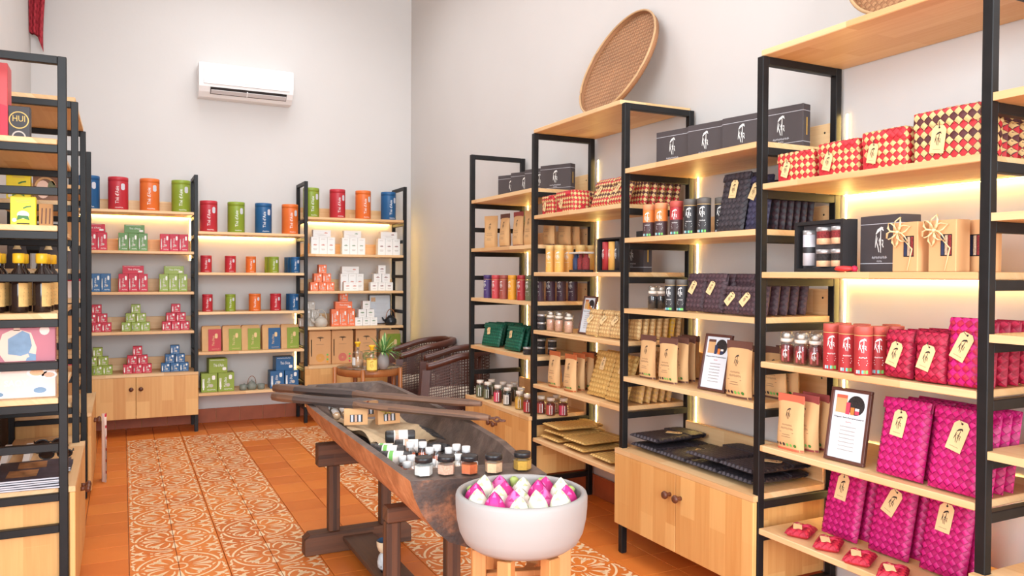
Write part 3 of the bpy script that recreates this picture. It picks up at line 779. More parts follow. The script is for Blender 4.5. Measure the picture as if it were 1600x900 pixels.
@lru_cache(None)
def spice_bottle(r, h, content, band, capm='cap_clear', barcode=True):
    g = MB('glass').lathe([(0, .001), (r*.95, .001), (r, .004), (r, h*.70), (r*.72, h*.78), (r*.70, h*.82)], 18)
    c = MB(content).lathe([(0, .003), (r*.93, .003), (r*.93, h*.68), (0, h*.70)], 18)
    l = MB(band); f = wrap(r+.0007)
    l.strokes([p for i in range(8) for p in rect(-r*1.3+r*.26*i, -r*1.3+r*.26*(i+1), h*.08, h*.60)], f, band)
    if barcode:
        f = wrap(r+.0012); l.strokes(rect(r*.30, r*.95, h*.10, h*.58), f, 'print_white')
        for i in range(5): l.strokes(rect(r*.42, r*.84, h*(.14+.08*i), h*(.17+.08*i)), wrap(r+.0016), 'ink')
    cp = MB(capm).lathe([(r*.74, h*.82), (r*.86, h*.83), (r*.86, h*.99), (r*.8, h), (0, h)], 18)
    return [P('glass_body', g), P('contents', c), P('paper_label', l), P('cap', cp)]
@lru_cache(None)
def small_jar(r, h, body, lid='silver'):
    b = MB(body).lathe([(0, 0), (r*.96, 0), (r, .002), (r, h*.70), (r*.94, h*.74)], 18)
    b.strokes(lines(0, [h*.45, h*.34], [r, r*.8], h*.05), wrap(r+.0005), 'print_grey')
    l = MB(lid).lathe([(r*.95, h*.745), (r*1.03, h*.76), (r*1.03, h*.97), (r*.97, h), (0, h)], 18)
    return [P('jar_body', b), P('lid', l)]
@lru_cache(None)
def hex_jar(r, h, content):
    st = dict(n=6, smooth=False, a0=PI/6)
    g = MB('glass').lathe([(0, .001), (r*.94, .001), (r, .005), (r, h*.62), (r*.90, h*.70), (r*.80, h*.73)], M=None, **st)
    c = MB(content).lathe([(0, .005), (r*.90, .005), (r*.90, h*.56), (0, h*.57)], **st)
    l = MB('lid_black').lathe([(r*.84, h*.74), (r*.90, h*.745), (r*.90, h*.93), (r*.87, h), (r*.78, h*.985), (0, h*.985)], 28)
    return [P('glass_body', g), P('contents', c), P('lid', l)]
@lru_cache(None)
def gift_box(w, h, d):
    b = MB('gift_black').cbox(-w/2, w/2, -d/2, d/2, 0, h, .0015)
    f = flat(-d/2-.0004)
    b.strokes(rect(-w/2, w/2, h*.145, h*.155)+rect(-w/2, w/2, h*.845, h*.855), f, 'print_grey')
    b.strokes(put(LOGO, 0, h*.56, h*.24, h*.46), f, 'print_white'); b.strokes(squiggle(0, h*.255, w*.36, h*.045, 12), f, 'print_grey'); b.strokes(squiggle(.0, h*.19, w*.12, h*.03, 5), f, 'print_grey')
    g = lambda u, v: (w/2+.0004, u, v)
    b.strokes(rect(-d/2, d/2, h*.145, h*.155)+rect(-d/2, d/2, h*.845, h*.855), g, 'print_grey')
    b.strokes(lines(0, [h*.5], [d*.12], h*.4), g, 'gold_print')
    return [P('gift_box', b)]
@lru_cache(None)
def kraft_pouch(w, h, t, band, icons=True, body='kraft', narrow=1.0):
    def th(v): return .0025+(t/2-.0025)*min(1, (1-v)*1.5)**.7*min(1, .55+v*3)
    def pt(sgn):
        def fn(u, v):
            x = (u-.5)*w*(1-.05*math.sin(v*PI)); e = 1-abs(2*u-1)**4
            y = th(v)*e**.6
            dip = .012*math.sin(u*PI)*(1-v)*0
            return (x if sgn < 0 else -x, sgn*(y+.0005), v*h*.88+dip)
        return fn
    b = MB(body).grid(pt(-1), 12, 12).grid(pt(1), 8, 8)
    b.box(-w/2*.9, w/2*.9, -t*.2, t*.2, 0, .002)
    f0 = pt(-1)
    def f(u, v):
        p = f0(u/w+.5, min(max(v/(h*.88), 0), 1)); return (p[0], p[1]-.0008, p[2])
    if icons is not None:
        b.strokes(put(LOGO, 0, h*.66, w*.20, h*.20), f, 'ink'); b.strokes(squiggle(0, h*.46, w*.38, h*.03, 8, h*.008)+squiggle(.01*w, h*.40, w*.46, h*.04, 8, h*.01), f, 'ink_soft')
        b.strokes(lines(0, [h*.33, h*.29, h*.25], [w*.55, w*.3, w*.35], h*.008), f, 'ink_soft')
        if icons:
            for i, (m, s) in enumerate((('ink', .8), ('tube_brown', .9), ('ink', 1), ('label_green', 1), ('label_green', .9), ('leaf_green', 1))):
                x = -w*.36+i*w*.135; b.strokes([[(x+w*.05*s*math.cos(k*PI/3), h*.11+w*.055*s*math.sin(k*PI/3)) for k in range(6)]], f, m)
    top = MB(band)
    top.cbox(-w/2*.985, w/2*.985, -.0032, .0032, h*.855, h, .001)
    bot = MB(band).grid(lambda u, v: (f0(u, v*.045)[0], f0(u, v*.045)[1]-.0012, v*.045*h*.88+.0012), 10, 1)
    return [P('paper_body', b), P('top_seal', top), P('bottom_gusset', bot)]
def weave_h(x, z, cell):
    p, q = (x+z)/cell/1.4142, (x-z)/cell/1.4142
    i, j = math.floor(p), math.floor(q); fu, fv = p-i, q-j
    hh = math.sin(PI*(fu if (i+j) % 2 == 0 else fv))**.6
    return hh, i, j
def weave_skin(mb, fn, x0, x1, z0, z1, cell, amp, matfn, n=3, k=2):
    """plain weave at 45 degrees: every crossing is a little arched strip of its own; fn(x, z, height) places it"""
    c = cell/1.4142
    p0, p1 = math.floor((x0+z0)/cell/1.4142)-1, math.ceil((x1+z1)/cell/1.4142)+1
    q0, q1 = math.floor((x0-z1)/cell/1.4142)-1, math.ceil((x1-z0)/cell/1.4142)+1
    for i in range(p0, p1):
        for j in range(q0, q1):
            xc, zc = c*(i+j+1), c*(i-j)
            if xc < x0-c*.98 or xc > x1+c*.98 or zc < z0-c*.98 or zc > z1+c*.98: continue
            par = (i+j) % 2 == 0; b = len(mb.v); m = matfn(i, j)
            nu, nv = (n, k) if par else (k, n)
            for jj in range(nv+1):
                for ii in range(nu+1):
                    fu, fv = ii/nu, jj/nv
                    t, s = (fu, fv) if par else (fv, fu)
                    hh = amp*cell*(.12+.88*math.sin(PI*min(max(t, .0), 1))**.7)*(1-.25*(2*s-1)**2)
                    e = .46                                    # strips stop a hair short of each other
                    pp, qq = i+.5+(fu-.5)*2*e, j+.5+(fv-.5)*2*e
                    x, z = c*(pp+qq), c*(pp-qq)
                    x = min(max(x, x0), x1); z = min(max(z, z0), z1)
                    mb.v.append(tuple(fn(x, z, hh)))
            for jj in range(nv):
                for ii in range(nu):
                    a = b+jj*(nu+1)+ii
                    mb.f.append((a, a+nu+1, a+nu+2, a+1)); mb.mi.append(m); mb.sm.append(True)
def weave_mat(pat, nm):
    last = nm-1
    def f(i, j):
        ev = (i+j) % 2 == 0
        if pat == 'mono': return 0 if ev else min(1, last)
        if pat == 'check': return 0 if ev else (last if (i*7+j*3) % 5 in (0, 3) else 1)
        # broad red diagonal bands over tan, checks elsewhere
        if (i+4) % 9 < 3 and (j+6) % 11 < 5: return 1
        return 0 if ev else 1
    return f
def tag_mb(w=.036, h=.066, logo=True):
    t = MB('tag')
    poly = [(-w/2, -h/2), (w/2, -h/2), (w/2, h*.36), (w*.28, h/2), (-w*.28, h/2), (-w/2, h*.36)]
    t.prism(poly, -.0006, .0006, 0, Matrix.Rotation(PI/2, 4, 'X'))
    f = flat(-.0011)
    if logo: t.strokes(put(LOGO, 0, h*.02, w*.5, h*.5), f, 'ink'); t.strokes(lines(0, [-h*.36], [w*.55], h*.012), f, 'ink_soft')
    t.strokes([[(w*.07*math.cos(k*PI/4), h*.42+w*.07*math.sin(k*PI/4)) for k in range(8)]], f, 'ink')
    return t
@lru_cache(None)
def woven(w, h, t, cell, mats, tag=True, flap=.16, pat='mono', tag_rot=0.0, tag_x=0.0, tag_s=1.0, amp=.16, dens=2.6, tags=1, slab=5, z_tag=0):
    """woven palm-leaf pouch with a folded top flap; t is the whole thickness"""
    mb = MB(*mats); tb = t-.009
    def prof(u, v): return tb/2*max(0, 1-abs(2*u-1)**slab)**.5*max(0, 1-abs(2*v-1)**(slab*2))**.5
    n, k = (3, 2) if dens > 2.3 else (2, 1)
    fr = lambda x, z, hh: (x, -prof(x/w+.5, z/h)-hh-.0008, z)
    weave_skin(mb, fr, -w/2, w/2, 0, h*(1-flap*.9 if flap else 1), cell, amp, weave_mat(pat, len(mats)), n, k)
    sd = MB(mats[-1])
    base = len(mb.v)
    mb.grid(lambda u, v: ((u-.5)*w, -prof(u, v), v*h), 12, 12, len(mats)-1, True)
    mb.grid(lambda u, v: (-(u-.5)*w, prof(u, v), v*h), 12, 12, 0, True)
    parts = [P('woven_body', mb)]
    if flap:
        f0 = 1-flap; fl = MB(*mats); w2 = w*1.015
        def ff(x, z, hh):
            u = min(max(x/w2+.5, .03), .97); v = z/h
            return (x, -prof(u, min(v, .97))-.0032-hh-.0015*(1-(v-f0)/flap), z)
        weave_skin(fl, ff, -w2/2, w2/2, h*f0, h*1.005, cell, amp, weave_mat(pat, len(mats)), n, k)
        fl.grid(lambda u, v: ff((u-.5)*w2, h*(f0+flap*v), -.0008), 12, 4, len(mats)-1, True)
        fl.grid(lambda u, v: tuple(Vector(ff((u-.5)*w2, h*f0, 0)).lerp(Vector(((u-.5)*w, -prof(u, f0), h*f0)), 1-v)), 12, 1, 0, True)
        fl.grid(lambda u, v: tuple(Vector(ff((u-.5)*w2, h*1.005, 0)).lerp(Vector(((u-.5)*w, prof(u, .97), h*.99)), v)), 12, 2, 0, True)
        parts.append(P('flap', fl))
    if tag:
        z = h*(1-flap)-.03*tag_s-z_tag
        ang = math.radians(tag_rot)
        for q in range(tags):
            tm = tag_mb(.036*tag_s, .066*tag_s)
            M = Matrix.Translation((tag_x*w+q*.004, -tb/2-cell*amp-.0035-.0015*q, z-.004*tag_s)) @ Matrix.Rotation(ang+q*.35, 4, 'Y')
            tm.v = [tuple(M @ Vector(p)) for p in tm.v]
            top = M @ Vector((0, -.001, .026*tag_s))
            st = MB('ink').tube([(tag_x*w, -tb/2-.004, h*(1-flap*.75)), (tag_x*w+.002, -tb/2-.007, (h*(1-flap)+top.z)/2+.006), tuple(top)], .0009, 5)
            parts.append(('tag', tm.mesh('tag'), (P('string', st),), 'pale kraft tag with brushed emblem'))
    return parts
@lru_cache(None)
def woven_box(w, h, d, cell, mats, pat='check', tag_rot=12, tag_x=-.15, tag_s=1.0, tagged=True, dens=2.6):
    """woven lidded box: basket body and overlapping lid"""
    n, k = (3, 2) if dens > 2.3 else (2, 1)
    mf = weave_mat(pat, len(mats))
    def ring(w, d, z0, z1, name, lid):
        mb = MB(*mats); per = [(-w/2, -d/2), (w/2, -d/2), (w/2, d/2), (-w/2, d/2), (-w/2, -d/2)]
        s0 = -w/2
        for a, b in zip(per, per[1:]):
            L = math.hypot(b[0]-a[0], b[1]-a[1]); nrm = ((b[1]-a[1])/L, -(b[0]-a[0])/L)
            def fn(s, z, hh, a=a, b=b, L=L, nrm=nrm, s0=s0):
                u = (s-s0)/L; v = (z-z0)/(z1-z0); bul = .005*math.sin(PI*min(max(v, 0), 1))*math.sin(PI*min(max(u, 0), 1))+hh*min(1, 8*min(u, 1-u)+.2)
                tp = 1-.02*v if lid else 1+.015*v
                return ((a[0]+(b[0]-a[0])*u)*tp+nrm[0]*bul, (a[1]+(b[1]-a[1])*u)*tp+nrm[1]*bul, z)
            weave_skin(mb, fn, s0, s0+L, z0, z1, cell, .15, mf, n, k)
            mb.grid(lambda u, v: fn(s0+u*L, z0+(z1-z0)*v, -.001), 6, 3, len(mats)-1)
            s0 += L
        if lid:
            def cap(x, y, hh):
                u, v = x/w+.5, y/d+.5
                return (x*.98, y*.98, z1+hh+.010*math.sin(PI*min(max(u, 0), 1))*math.sin(PI*min(max(v, 0), 1)))
            weave_skin(mb, lambda x, y, hh: cap(x, y, hh), -w/2, w/2, -d/2, d/2, cell, .15, mf, n, k)
            mb.grid(lambda u, v: cap((u-.5)*w, (v-.5)*d, -.001), 6, 6, len(mats)-1)
        else:
            mb.add([(-w/2, -d/2, z0), (w/2, -d/2, z0), (w/2, d/2, z0), (-w/2, d/2, z0)], [(3, 2, 1, 0)])
        return P(name, mb)
    parts = [ring(w, d, .0005, h*.82, 'basket', False), ring(w*1.035, d*1.06, h*.66, h*.97, 'lid', True)]
    if tagged:
        tm = tag_mb(.034*tag_s, .062*tag_s); M = Matrix.Translation((tag_x*w, -d/2-.013, h*.40)) @ Matrix.Rotation(math.radians(tag_rot), 4, 'Y')
        tm.v = [tuple(M @ Vector(p)) for p in tm.v]
        top = M @ Vector((0, -.001, .024*tag_s))
        parts.append(('tag', tm.mesh('tag'), (P('string', MB('ink').tube([(tag_x*w+.004, -d/2-.014, h*.74), tuple(top)], .001, 5)),), 'pale kraft tag with brushed emblem'))
    return parts
@lru_cache(None)
def menu_frame(w, h, variant):
    """standing picture frame with a printed price sheet; leans on its back strut"""
    b = .011*w/.15; t = .014
    fr = MB('picture_frame')
    for x0, x1, z0, z1 in ((-w/2, w/2, 0, b), (-w/2, w/2, h-b, h), (-w/2, -w/2+b, b, h-b), (w/2-b, w/2, b, h-b)):
        fr.cbox(x0, x1, -t/2, t/2, z0, z1, .0015)
    pg = MB('paper').box(-w/2+b, w/2-b, -.001, .001, b, h-b); f = flat(-.0014)
    W = w-2*b
    # product picture: pouch, tubes, jar before a dark disc of peppercorns
    dcol = 'pepper_black'
    pg.strokes([[(W*.16+W*.25*math.cos(k*PI/10), h*.78+W*.25*math.sin(k*PI/10)) for k in range(20)]], f, dcol)
    f = flat(-.0018)
    band = {'red': 'band_red', 'black': 'band_brown', 'white': 'band_orange'}[variant]
    pg.strokes(rect(-W*.42, -W*.10, h*.66, h*.86), f, 'kraft'); pg.strokes(rect(-W*.42, -W*.10, h*.86, h*.905), f, band)
    tb = {'red': 'label_pink', 'black': 'navy_print', 'white': 'tube_amber'}[variant]
    f = flat(-.0021)
    pg.strokes(rect(-W*.12, W*.0, h*.65, h*.81), f, tb); pg.strokes(rect(W*.02, W*.13, h*.65, h*.75), f, 'tube_orange'); pg.strokes(rect(W*.15, W*.27, h*.66, h*.71), f, tb); pg.strokes(rect(W*.15, W*.27, h*.71, h*.745), f, 'print_white')
    T = {'red': 'Organic Red Kampot pepper', 'black': 'Organic black Kampot pepper', 'white': 'Organic Kampot pepper'}[variant]
    pg.strokes(text(T, 0, h*.60, h*.026, W*.88, bold=True), f, 'ink'); pg.strokes(squiggle(0, h*.545, W*.16, h*.018, 5), f, 'red_print')
    for i in range(7): pg.strokes(squiggle(0, h*(.48-.052*i), W*(.46-.02*(i % 2)), h*.014, 13, h*.006), f, 'ink_soft')
    st = MB('lid_black').box(-w*.1, w*.1, t/2+.0004, t/2+.004, h*.05, h*.6)
    return [P('wooden_border', fr), P('price_sheet', pg), P('back_strut', st)]
@lru_cache(None)
def paper_bag(w, h, d, col, side='kraft'):
    """folded paper tea bag with a coloured front band"""
    b = MB(side)
    vs = []
    for z, k in ((0, 1), (h*.5, 1.02), (h*.93, 1.0), (h, .98)):
        dd = d*(1 if z < h*.9 else .5)
        vs += [(-w/2*k, -dd/2, z), (w/2*k, -dd/2, z), (w/2*k*1.0, dd/2, z), (-w/2*k, dd/2, z)]
    fs = [(3, 2, 1, 0), (12, 13, 14, 15)]
    for r in range(3):
        for i in range(4): fs.append((4*r+i, 4*r+(i+1) % 4, 4*r+4+(i+1) % 4, 4*r+4+i))
    b.add(vs, fs)
    l = MB(col).box(-w*.18, w*.5, -d/2-.0022, -d/2-.0006, h*.005, h*.90)
    f = flat(-d/2-.0028)
    l.strokes(text(BRAND, w*.08, h*.42, w*.13, h*.42, rot=True), f, 'tag'); l.strokes(capsule(w*.24, h*.62, w*.15, h*.2), f, 'tag')
    l.strokes(squiggle(w*.2, h*.08, w*.4, h*.03, 6), f, 'tag')
    t = MB(side).cbox(-w*.46, w*.46, -d*.27, d*.27, h*.985, h*1.03, .002)
    return [P('paper_body', b), P('front_label', l), P('folded_top', t)]
@lru_cache(None)
def plant_bag(w, h, d, accent):
    """large kraft bag printed with a palm emblem and a flower roundel"""
    b = MB('kraft_box').cbox(-w/2, w/2, -d/2, d/2, 0, h, .004); f = flat(-d/2-.0006)
    q = []
    for a in range(20, 170, 26): 
        ca, sa = math.cos(math.radians(a)), math.sin(math.radians(a)); q += stroke([(0, h*.78), (w*.12*ca, h*.78+h*.05*sa), (w*.19*ca, h*.78+h*.045*sa)], [w*.02, w*.045, w*.01])
    q += stroke([(0, h*.78), (0, h*.70)], w*.03)+squiggle(0, h*.60, w*.34, h*.02, 6)
    b.strokes(q, f, 'ink_soft' if accent != 'tube_orange' else 'band_brown')
    ring = []
    for r in (.17, .12, .07): ring += stroke(arc(0, h*.2, w*r, 0, 360, 18), w*.03)
    b.strokes(ring, f, accent); b.strokes(squiggle(-w*.40, h*.5, w*.03, h*.5, 4, w*.02), f, 'ink_soft')
    for k in range(4): b.strokes([[(w*.33+w*.05*math.cos(i*PI/3), h*(.08+.07*k)+w*.05*math.sin(i*PI/3)) for i in range(6)]], f, 'label_green' if k % 2 else accent)
    t = MB('kraft_box').cbox(-w*.48, w*.48, -d*.3, d*.3, h+.0003, h*1.03, .002)
    return [P('bag_body', b), P('folded_top', t)]

# ------------------------------------------------------------------ goods on the back rack
YI = 7.06
def tins_row(xs, cols, z, r, hgt, where, y=YI, cat='tin', size='tall'):
    for i, (x, c) in enumerate(zip(xs, cols)):
        n = cols.count(c)
        extra = ''
        if n > 1: extra = ['first ', 'second ', 'third '][cols[:i].count(c)]
        place(tin(r, hgt, c), 'tea_tin', ('%s%s %s round tea tin on %s' % (extra, size, c, where)), cat, (x, y, z), math.atan2(-x, y)*-.5, group='round tea tins on the back rack')
tins_row([-0.234, -0.029, 0.201, 0.438], ['blue', 'red', 'orange', 'green'], 1.815, .074, .265, 'the top shelf of the left corner bay')
tins_row([0.653, 0.874, 1.099, 1.326], ['red', 'green', 'blue', 'orange'], 1.66, .070, .262, "the teapot bay's top shelf")
tins_row([1.511, 1.747, 1.985, 2.226], ['green', 'red', 'orange', 'blue'], 1.815, .070, .262, 'the top shelf above white cartons')
def small_row(z, items, where):
    seen = {}
    for px, c, r, hh, y in items:
        k = seen.get(c, 0); seen[c] = k+1
        tot = sum(1 for q in items if q[1] == c)
        pre = ['left', 'right', 'third'][k]+' one of %s: ' % {2: 'two', 3: 'three'}[tot] if tot > 1 else ''
        place(tin(r, hh, c), 'tea_tin', '%ssmall %s tea tin on %s' % (pre, c, where), 'tin', (px, y, z), 0, group='small tea tins on the back rack')
small_row(1.32, [(0.632, 'red', .045, .142, 7.05), (0.826, 'red', .045, .142, 7.05), (0.994, 'orange', .042, .14, 7.05), (1.163, 'green', .044, .14, 7.12), (1.179, 'green', .044, .14, 7.02),
                 (1.345, 'blue', .042, .14, 7.20), (1.350, 'blue', .042, .14, 7.105), (1.361, 'blue', .042, .14, 7.012)], "the teapot bay's upper small-tin shelf")
small_row(.99, [(0.642, 'red', .042, .145, 7.05), (0.826, 'green', .042, .145, 7.05), (1.026, 'orange', .050, .148, 7.05), (1.201, 'red', .046, .148, 7.05), (1.348, 'blue', .043, .145, 7.13), (1.353, 'blue', .043, .145, 7.03)], "the teapot bay's lower small-tin shelf")

def trio(xc, z, col, n, top, where, w=.070, hh=.144, d=.07, y=YI, dx=None, colname=None, ink='print_white', plant=False, base_first=0):
    """n upright cartons side by side with one lying across"""
    cn = colname or col.replace('carton_', '').replace('_', ' ')
    dx = dx or w+.0015
    for i in range(n):
        pos = {1: ['only'], 2: ['left', 'right'], 3: ['left', 'middle', 'right']}[n][i]
        place(carton(w, d, hh, col, ink, False, plant), 'tea_carton', '%s upright %s tea carton of the %s' % (pos, cn, where), 'carton', (xc+(i-(n-1)/2)*dx, y, z), 0, group='upright tea cartons')
    if top:
        tw, th, tx = top
        place(carton(tw, d*.95, th, col, ink, True, plant), 'tea_carton', '%s tea carton lying across the top of the %s' % (cn, where), 'carton', (xc+tx, y, z+hh+.0006), 0, group='tea cartons lying on top')
trio(-0.180, 1.49, 'carton_red', 2, (.155, .065, -.02), 'stack beside the left rack')
trio(0.078, 1.49, 'dull_green', 3, (.148, .066, .01), 'stack on the third corner shelf')
trio(0.384, 1.49, 'carton_red', 3, None, 'bare threesome on the third corner shelf')
trio(-0.155, 1.16, 'blue', 2, None, 'blue pair on the corner bay', hh=.146)
trio(0.078, 1.16, 'carton_red', 3, (.155, .066, .0), 'stack on the second corner shelf')
trio(0.377, 1.16, 'green', 3, (.15, .066, .005), 'stack above the red pyramid', colname='lime green')
def pyramid(xc, z, col, where, s=.068, hh=.072, y=YI, colname=None, plant=False, d=.066):
    cn = colname or col.replace('carton_', '').replace('_', ' ')
    for row, n in enumerate((3, 2, 1)):
        for i in range(n):
            nm = (['bottom left', 'bottom middle', 'bottom right'], ['middle left', 'middle right'], ['topmost'])[row][i]
            gap = s*1.03 if row == 0 else s*1.14
            place(carton(s*(1 if row != 1 else 1.06), d, hh, col, 'print_white', False, plant), 'small_tea_box', '%s small %s tea box of the %s' % (nm, cn, where), 'box', (xc+(i-(n-1)/2)*gap, y-.002*row, z+row*(hh+.0006)), .03*((i+row) % 2), group='small tea boxes stacked in pyramids')
pyramid(-0.184, .84, 'carton_red', 'half-hidden red pyramid')
pyramid(0.097, .84, 'green', 'pyramid between two red ones')
pyramid(0.396, .84, 'carton_red', 'pyramid above the blue one')
pyramid(-0.177, .50, 'green', 'half-hidden green pyramid', y=7.03)
pyramid(0.108, .50, 'carton_red', 'pyramid over the cabinet doors', y=7.03)
pyramid(0.387, .50, 'blue', 'pyramid on the corner cabinet', y=7.03)

# tea-set bay: paper bags, big cartons, tea set
for px, c, l in ((0.671, 'red', 'red'), (0.835, 'green', 'green'), (0.990, 'green', 'green'), (1.161, 'blue', 'blue'), (1.320, 'green', 'green')):
    k = {0.835: 'next to the red one', 0.990: 'in the middle of the five', 1.320: 'rightmost of the five'}.get(px, 'among the five bags')
    place(paper_bag(.152, .205, .085, c), 'paper_tea_bag', 'kraft paper tea bag with %s front, %s above the teapot' % (l, k), 'paper bag', (px, 7.07, .655), .06, group='kraft tea bags of the teapot bay')
def big_trio(px, col, w, hh, tw, th, cn, tx):
    for i, s in enumerate((-1, 1)):
        place(carton(w, .13, hh, col), 'large_tea_carton', '%s large %s tea carton on the bottom teapot shelf' % (('left', 'right')[i], cn), 'carton', (px+s*(w/2+.003), 7.06, .313), 0, group='large tea cartons on the bottom shelf')
    place(carton(tw, .13, th, col, 'print_white', True), 'large_tea_carton', 'large %s tea carton lying on two others beside the teapot' % cn, 'carton', (px+tx, 7.06, .313+hh+.0006), .05, group='large tea cartons on the bottom shelf')
big_trio(0.719, 'green', .128, .158, .148, .12, 'lime green', .0)
big_trio(1.268, 'blue', .118, .152, .152, .12, 'blue', .0)
def pot_proto(body, handle, s=1.0, bail=True):
    b = MB(body).lathe([(0, 0), (.034*s, 0), (.04*s, .004*s), (.047*s, .022*s), (.045*s, .045*s), (.030*s, .062*s), (.022*s, .066*s)], 22)
    sp = MB(body).tube([(-.038*s, 0, .030*s), (-.060*s, 0, .040*s), (-.074*s, 0, .062*s)], [.011*s, .008*s, .005*s], 10)
    ld = MB(body).lathe([(.024*s, .0665*s), (.020*s, .072*s), (.006*s, .077*s), (.005*s, .081*s), (.008*s, .086*s), (0, .090*s)], 16)
    hd = MB(handle).tube([(.040*s*math.cos(a), 0, .052*s+.072*s*math.sin(a)) for a in [PI*k/14 for k in range(15)]], .003*s, 8)
    return [P('pot_body', b), P('spout', sp), P('lid', ld), P('bail_handle', hd)]
place(pot_proto('stone_grey', 'handle_copper', .92), 'teapot', 'small grey-green teapot with copper bail between two cups', 'teapot', (0.999, 7.03, .313), .25)
cup = [P('cup', MB('stone_grey').lathe([(0, 0), (.024, 0), (.030, .006), (.031, .046), (.0285, .046), (.027, .008), (0, .007)], 20))]
place(cup, 'tea_cup', 'grey tea cup left of the small teapot', 'cup', (0.925, 7.01, .313), 0, group='grey tea cups')
place(cup, 'tea_cup', 'grey tea cup right of the small teapot', 'cup', (1.073, 7.01, .313), 0, group='grey tea cups')

# white-carton bay
for px, tx, k, l in ((1.611, -.01, 1, 'left white stack under the top tins'), (1.889, -.01, 2, 'middle white stack under the top tins'), (2.223, .0, 3, 'right white stack under the top tins')):
    trio(px, 1.49, 'carton_white', 3, (.158, .064, tx), l, hh=.152, plant=k)
pyramid(1.606, 1.16, 'coral', 'pyramid in the white carton bay', s=.070, hh=.078)
pyramid(2.155, 1.16, 'carton_white', 'pyramid right of the coral one', s=.070, hh=.078, plant=3)
trio(1.886, 1.16, 'carton_white', 3, (.158, .066, -.015), 'stack between coral and white pyramids', hh=.155, plant=1, y=7.10)
for i, px in enumerate((1.826, 1.890)):
    place(carton(.07, .06, .078, 'carton_white', 'ink', False, 1), 'small_tea_box', '%s small white tea box in front of the white stack' % ('left', 'right')[i], 'box', (px, 7.025, 1.16), 0, group='small tea boxes stacked in pyramids')
pyramid(1.517, .815+.025, 'carton_grey', 'pyramid behind the pale teapot', s=.068, hh=.074, y=7.12, colname='grey')
pyramid(2.009, .815+.025, 'carton_white', 'pyramid left of the framed notice', s=.068, hh=.075, plant=2, colname='white and green')
trio(1.794, .84, 'coral', 3, (.155, .067, .005), 'stack beside the pale teapot', hh=.155, w=.071)
place(carton(.077, .066, .08, 'coral'), 'small_tea_box', 'coral tea box crowning the stack beside the pale teapot', 'box', (1.800, 7.06, .84+.155+.067+.0018), 0)
place(pot_proto('teapot_grey', 'teapot_grey', 1.25), 'teapot', 'pale grey teapot in front of the grey tea boxes', 'teapot', (1.586, 7.0, .84), 0)
place(pot_proto('teapot_black', 'handle_copper', 1.2), 'teapot', 'glossy black teapot with cane bail below the framed notice', 'teapot', (2.235, 7.01, .84), .2)
def notice():
    w, hh = .215, .28
    fr = MB('gift_black')
    for x0, x1, z0, z1 in ((-w/2, w/2, 0, .008), (-w/2, w/2, hh-.008, hh), (-w/2, -w/2+.008, .008, hh-.008), (w/2-.008, w/2, .008, hh-.008)): fr.cbox(x0, x1, -.006, .006, z0, z1, .001)
    pg = MB('paper').box(-w/2+.008, w/2-.008, -.001, .001, .008, hh-.008); f = flat(-.0015)
    pg.strokes(rect(-w*.40, -w*.2, hh*.76, hh*.9), f, 'spice_sand'); pg.strokes(lines(.01, [hh*(.70-.045*i) for i in range(12)], [w*.6-.02*(i % 3) for i in range(12)], .0025), f, 'print_grey')
    return [P('black_border', fr), P('notice_sheet', pg)]
place(notice(), 'framed_notice', 'framed paper notice leaning on the wall behind the black teapot', 'picture frame', (2.195, 7.20, .84), 0, lean=.10, half_t=.006)
for px, a, l in ((1.584, 'tube_amber', 'yellow roundel, leftmost'), (1.786, 'label_pink', 'pink roundel, second from left'), (2.006, 'dull_green', 'green emblem, behind the liquor bottles')):
    place(plant_bag(.196, .30, .09, a), 'kraft_coffee_bag', 'large printed kraft bag with %s' % l, 'paper bag', (px, 7.06, .50), 0, group='large printed kraft bags')
place(paper_bag(.19, .285, .09, 'green'), 'paper_tea_bag', 'large kraft bag with green front behind the potted plant', 'paper bag', (2.241, 7.07, .50), 0)

# ------------------------------------------------------------------ goods on the right rack
def row_depth(proto, n, x0, y, z, dx, lean, name, fmt, cat, group, rz=FACE_L, jitter=.0, ht=.02, first=0):
    """one behind another, from the aisle towards the wall"""
    for i in range(n):
        place(proto, name, fmt % ORD[i+first], cat, (x0+dx*i, y+jitter*((i*37) % 5-2)/2, z), rz+.008*((i*13) % 3-1), lean=lean, group=group, half_t=ht)
def gifts(Y, z, x0, x1, w, hh, d, where, rot):
    n = len(Y)
    for i, y in enumerate(Y):
        nm = ['farthest', 'second farthest', 'second nearest', 'nearest'][i]
        place(gift_box(w, hh, d), 'gift_box', '%s black pepper gift box on the %s' % (nm, where), 'box', (x0+(x1-x0)*i/(n-1), y, z), FACE_L+rot, group='black pepper gift boxes')
# --- bay beside the chairs
gifts([4.68, 4.50, 4.315, 4.12], 1.815, 2.34, 2.36, .225, .165, .05, 'top shelf by the chairs', .42)
for i, (px, b, x) in enumerate(((4.726, 'kraft', 2.2), (4.512, 'band_brown', 2.2), (4.322, 'band_maroon', 2.2), (4.168, 'kraft', 2.2), (4.110, 'band_brown', 2.30), (4.055, 'kraft_dark', 2.375), (4.05, 'kraft', 2.435))):
    l = ['plain kraft pouch at the far end', 'brown-topped kraft pouch second from the far end', 'red-topped kraft pouch', 'plain kraft pouch just before the frame', 'brown-topped kraft pouch behind the frame', 'dark kraft pouch behind the frame', 'plain kraft pouch nearest the wall'][i]
    place(kraft_pouch(.11 if i < 5 else .12, .215, .05, b, False), 'kraft_pouch', l+', third shelf by the chairs', 'pouch', (x, px, 1.49), FACE_L+(.5 if i == 0 else .1), group='kraft pouches of the bay by the chairs')
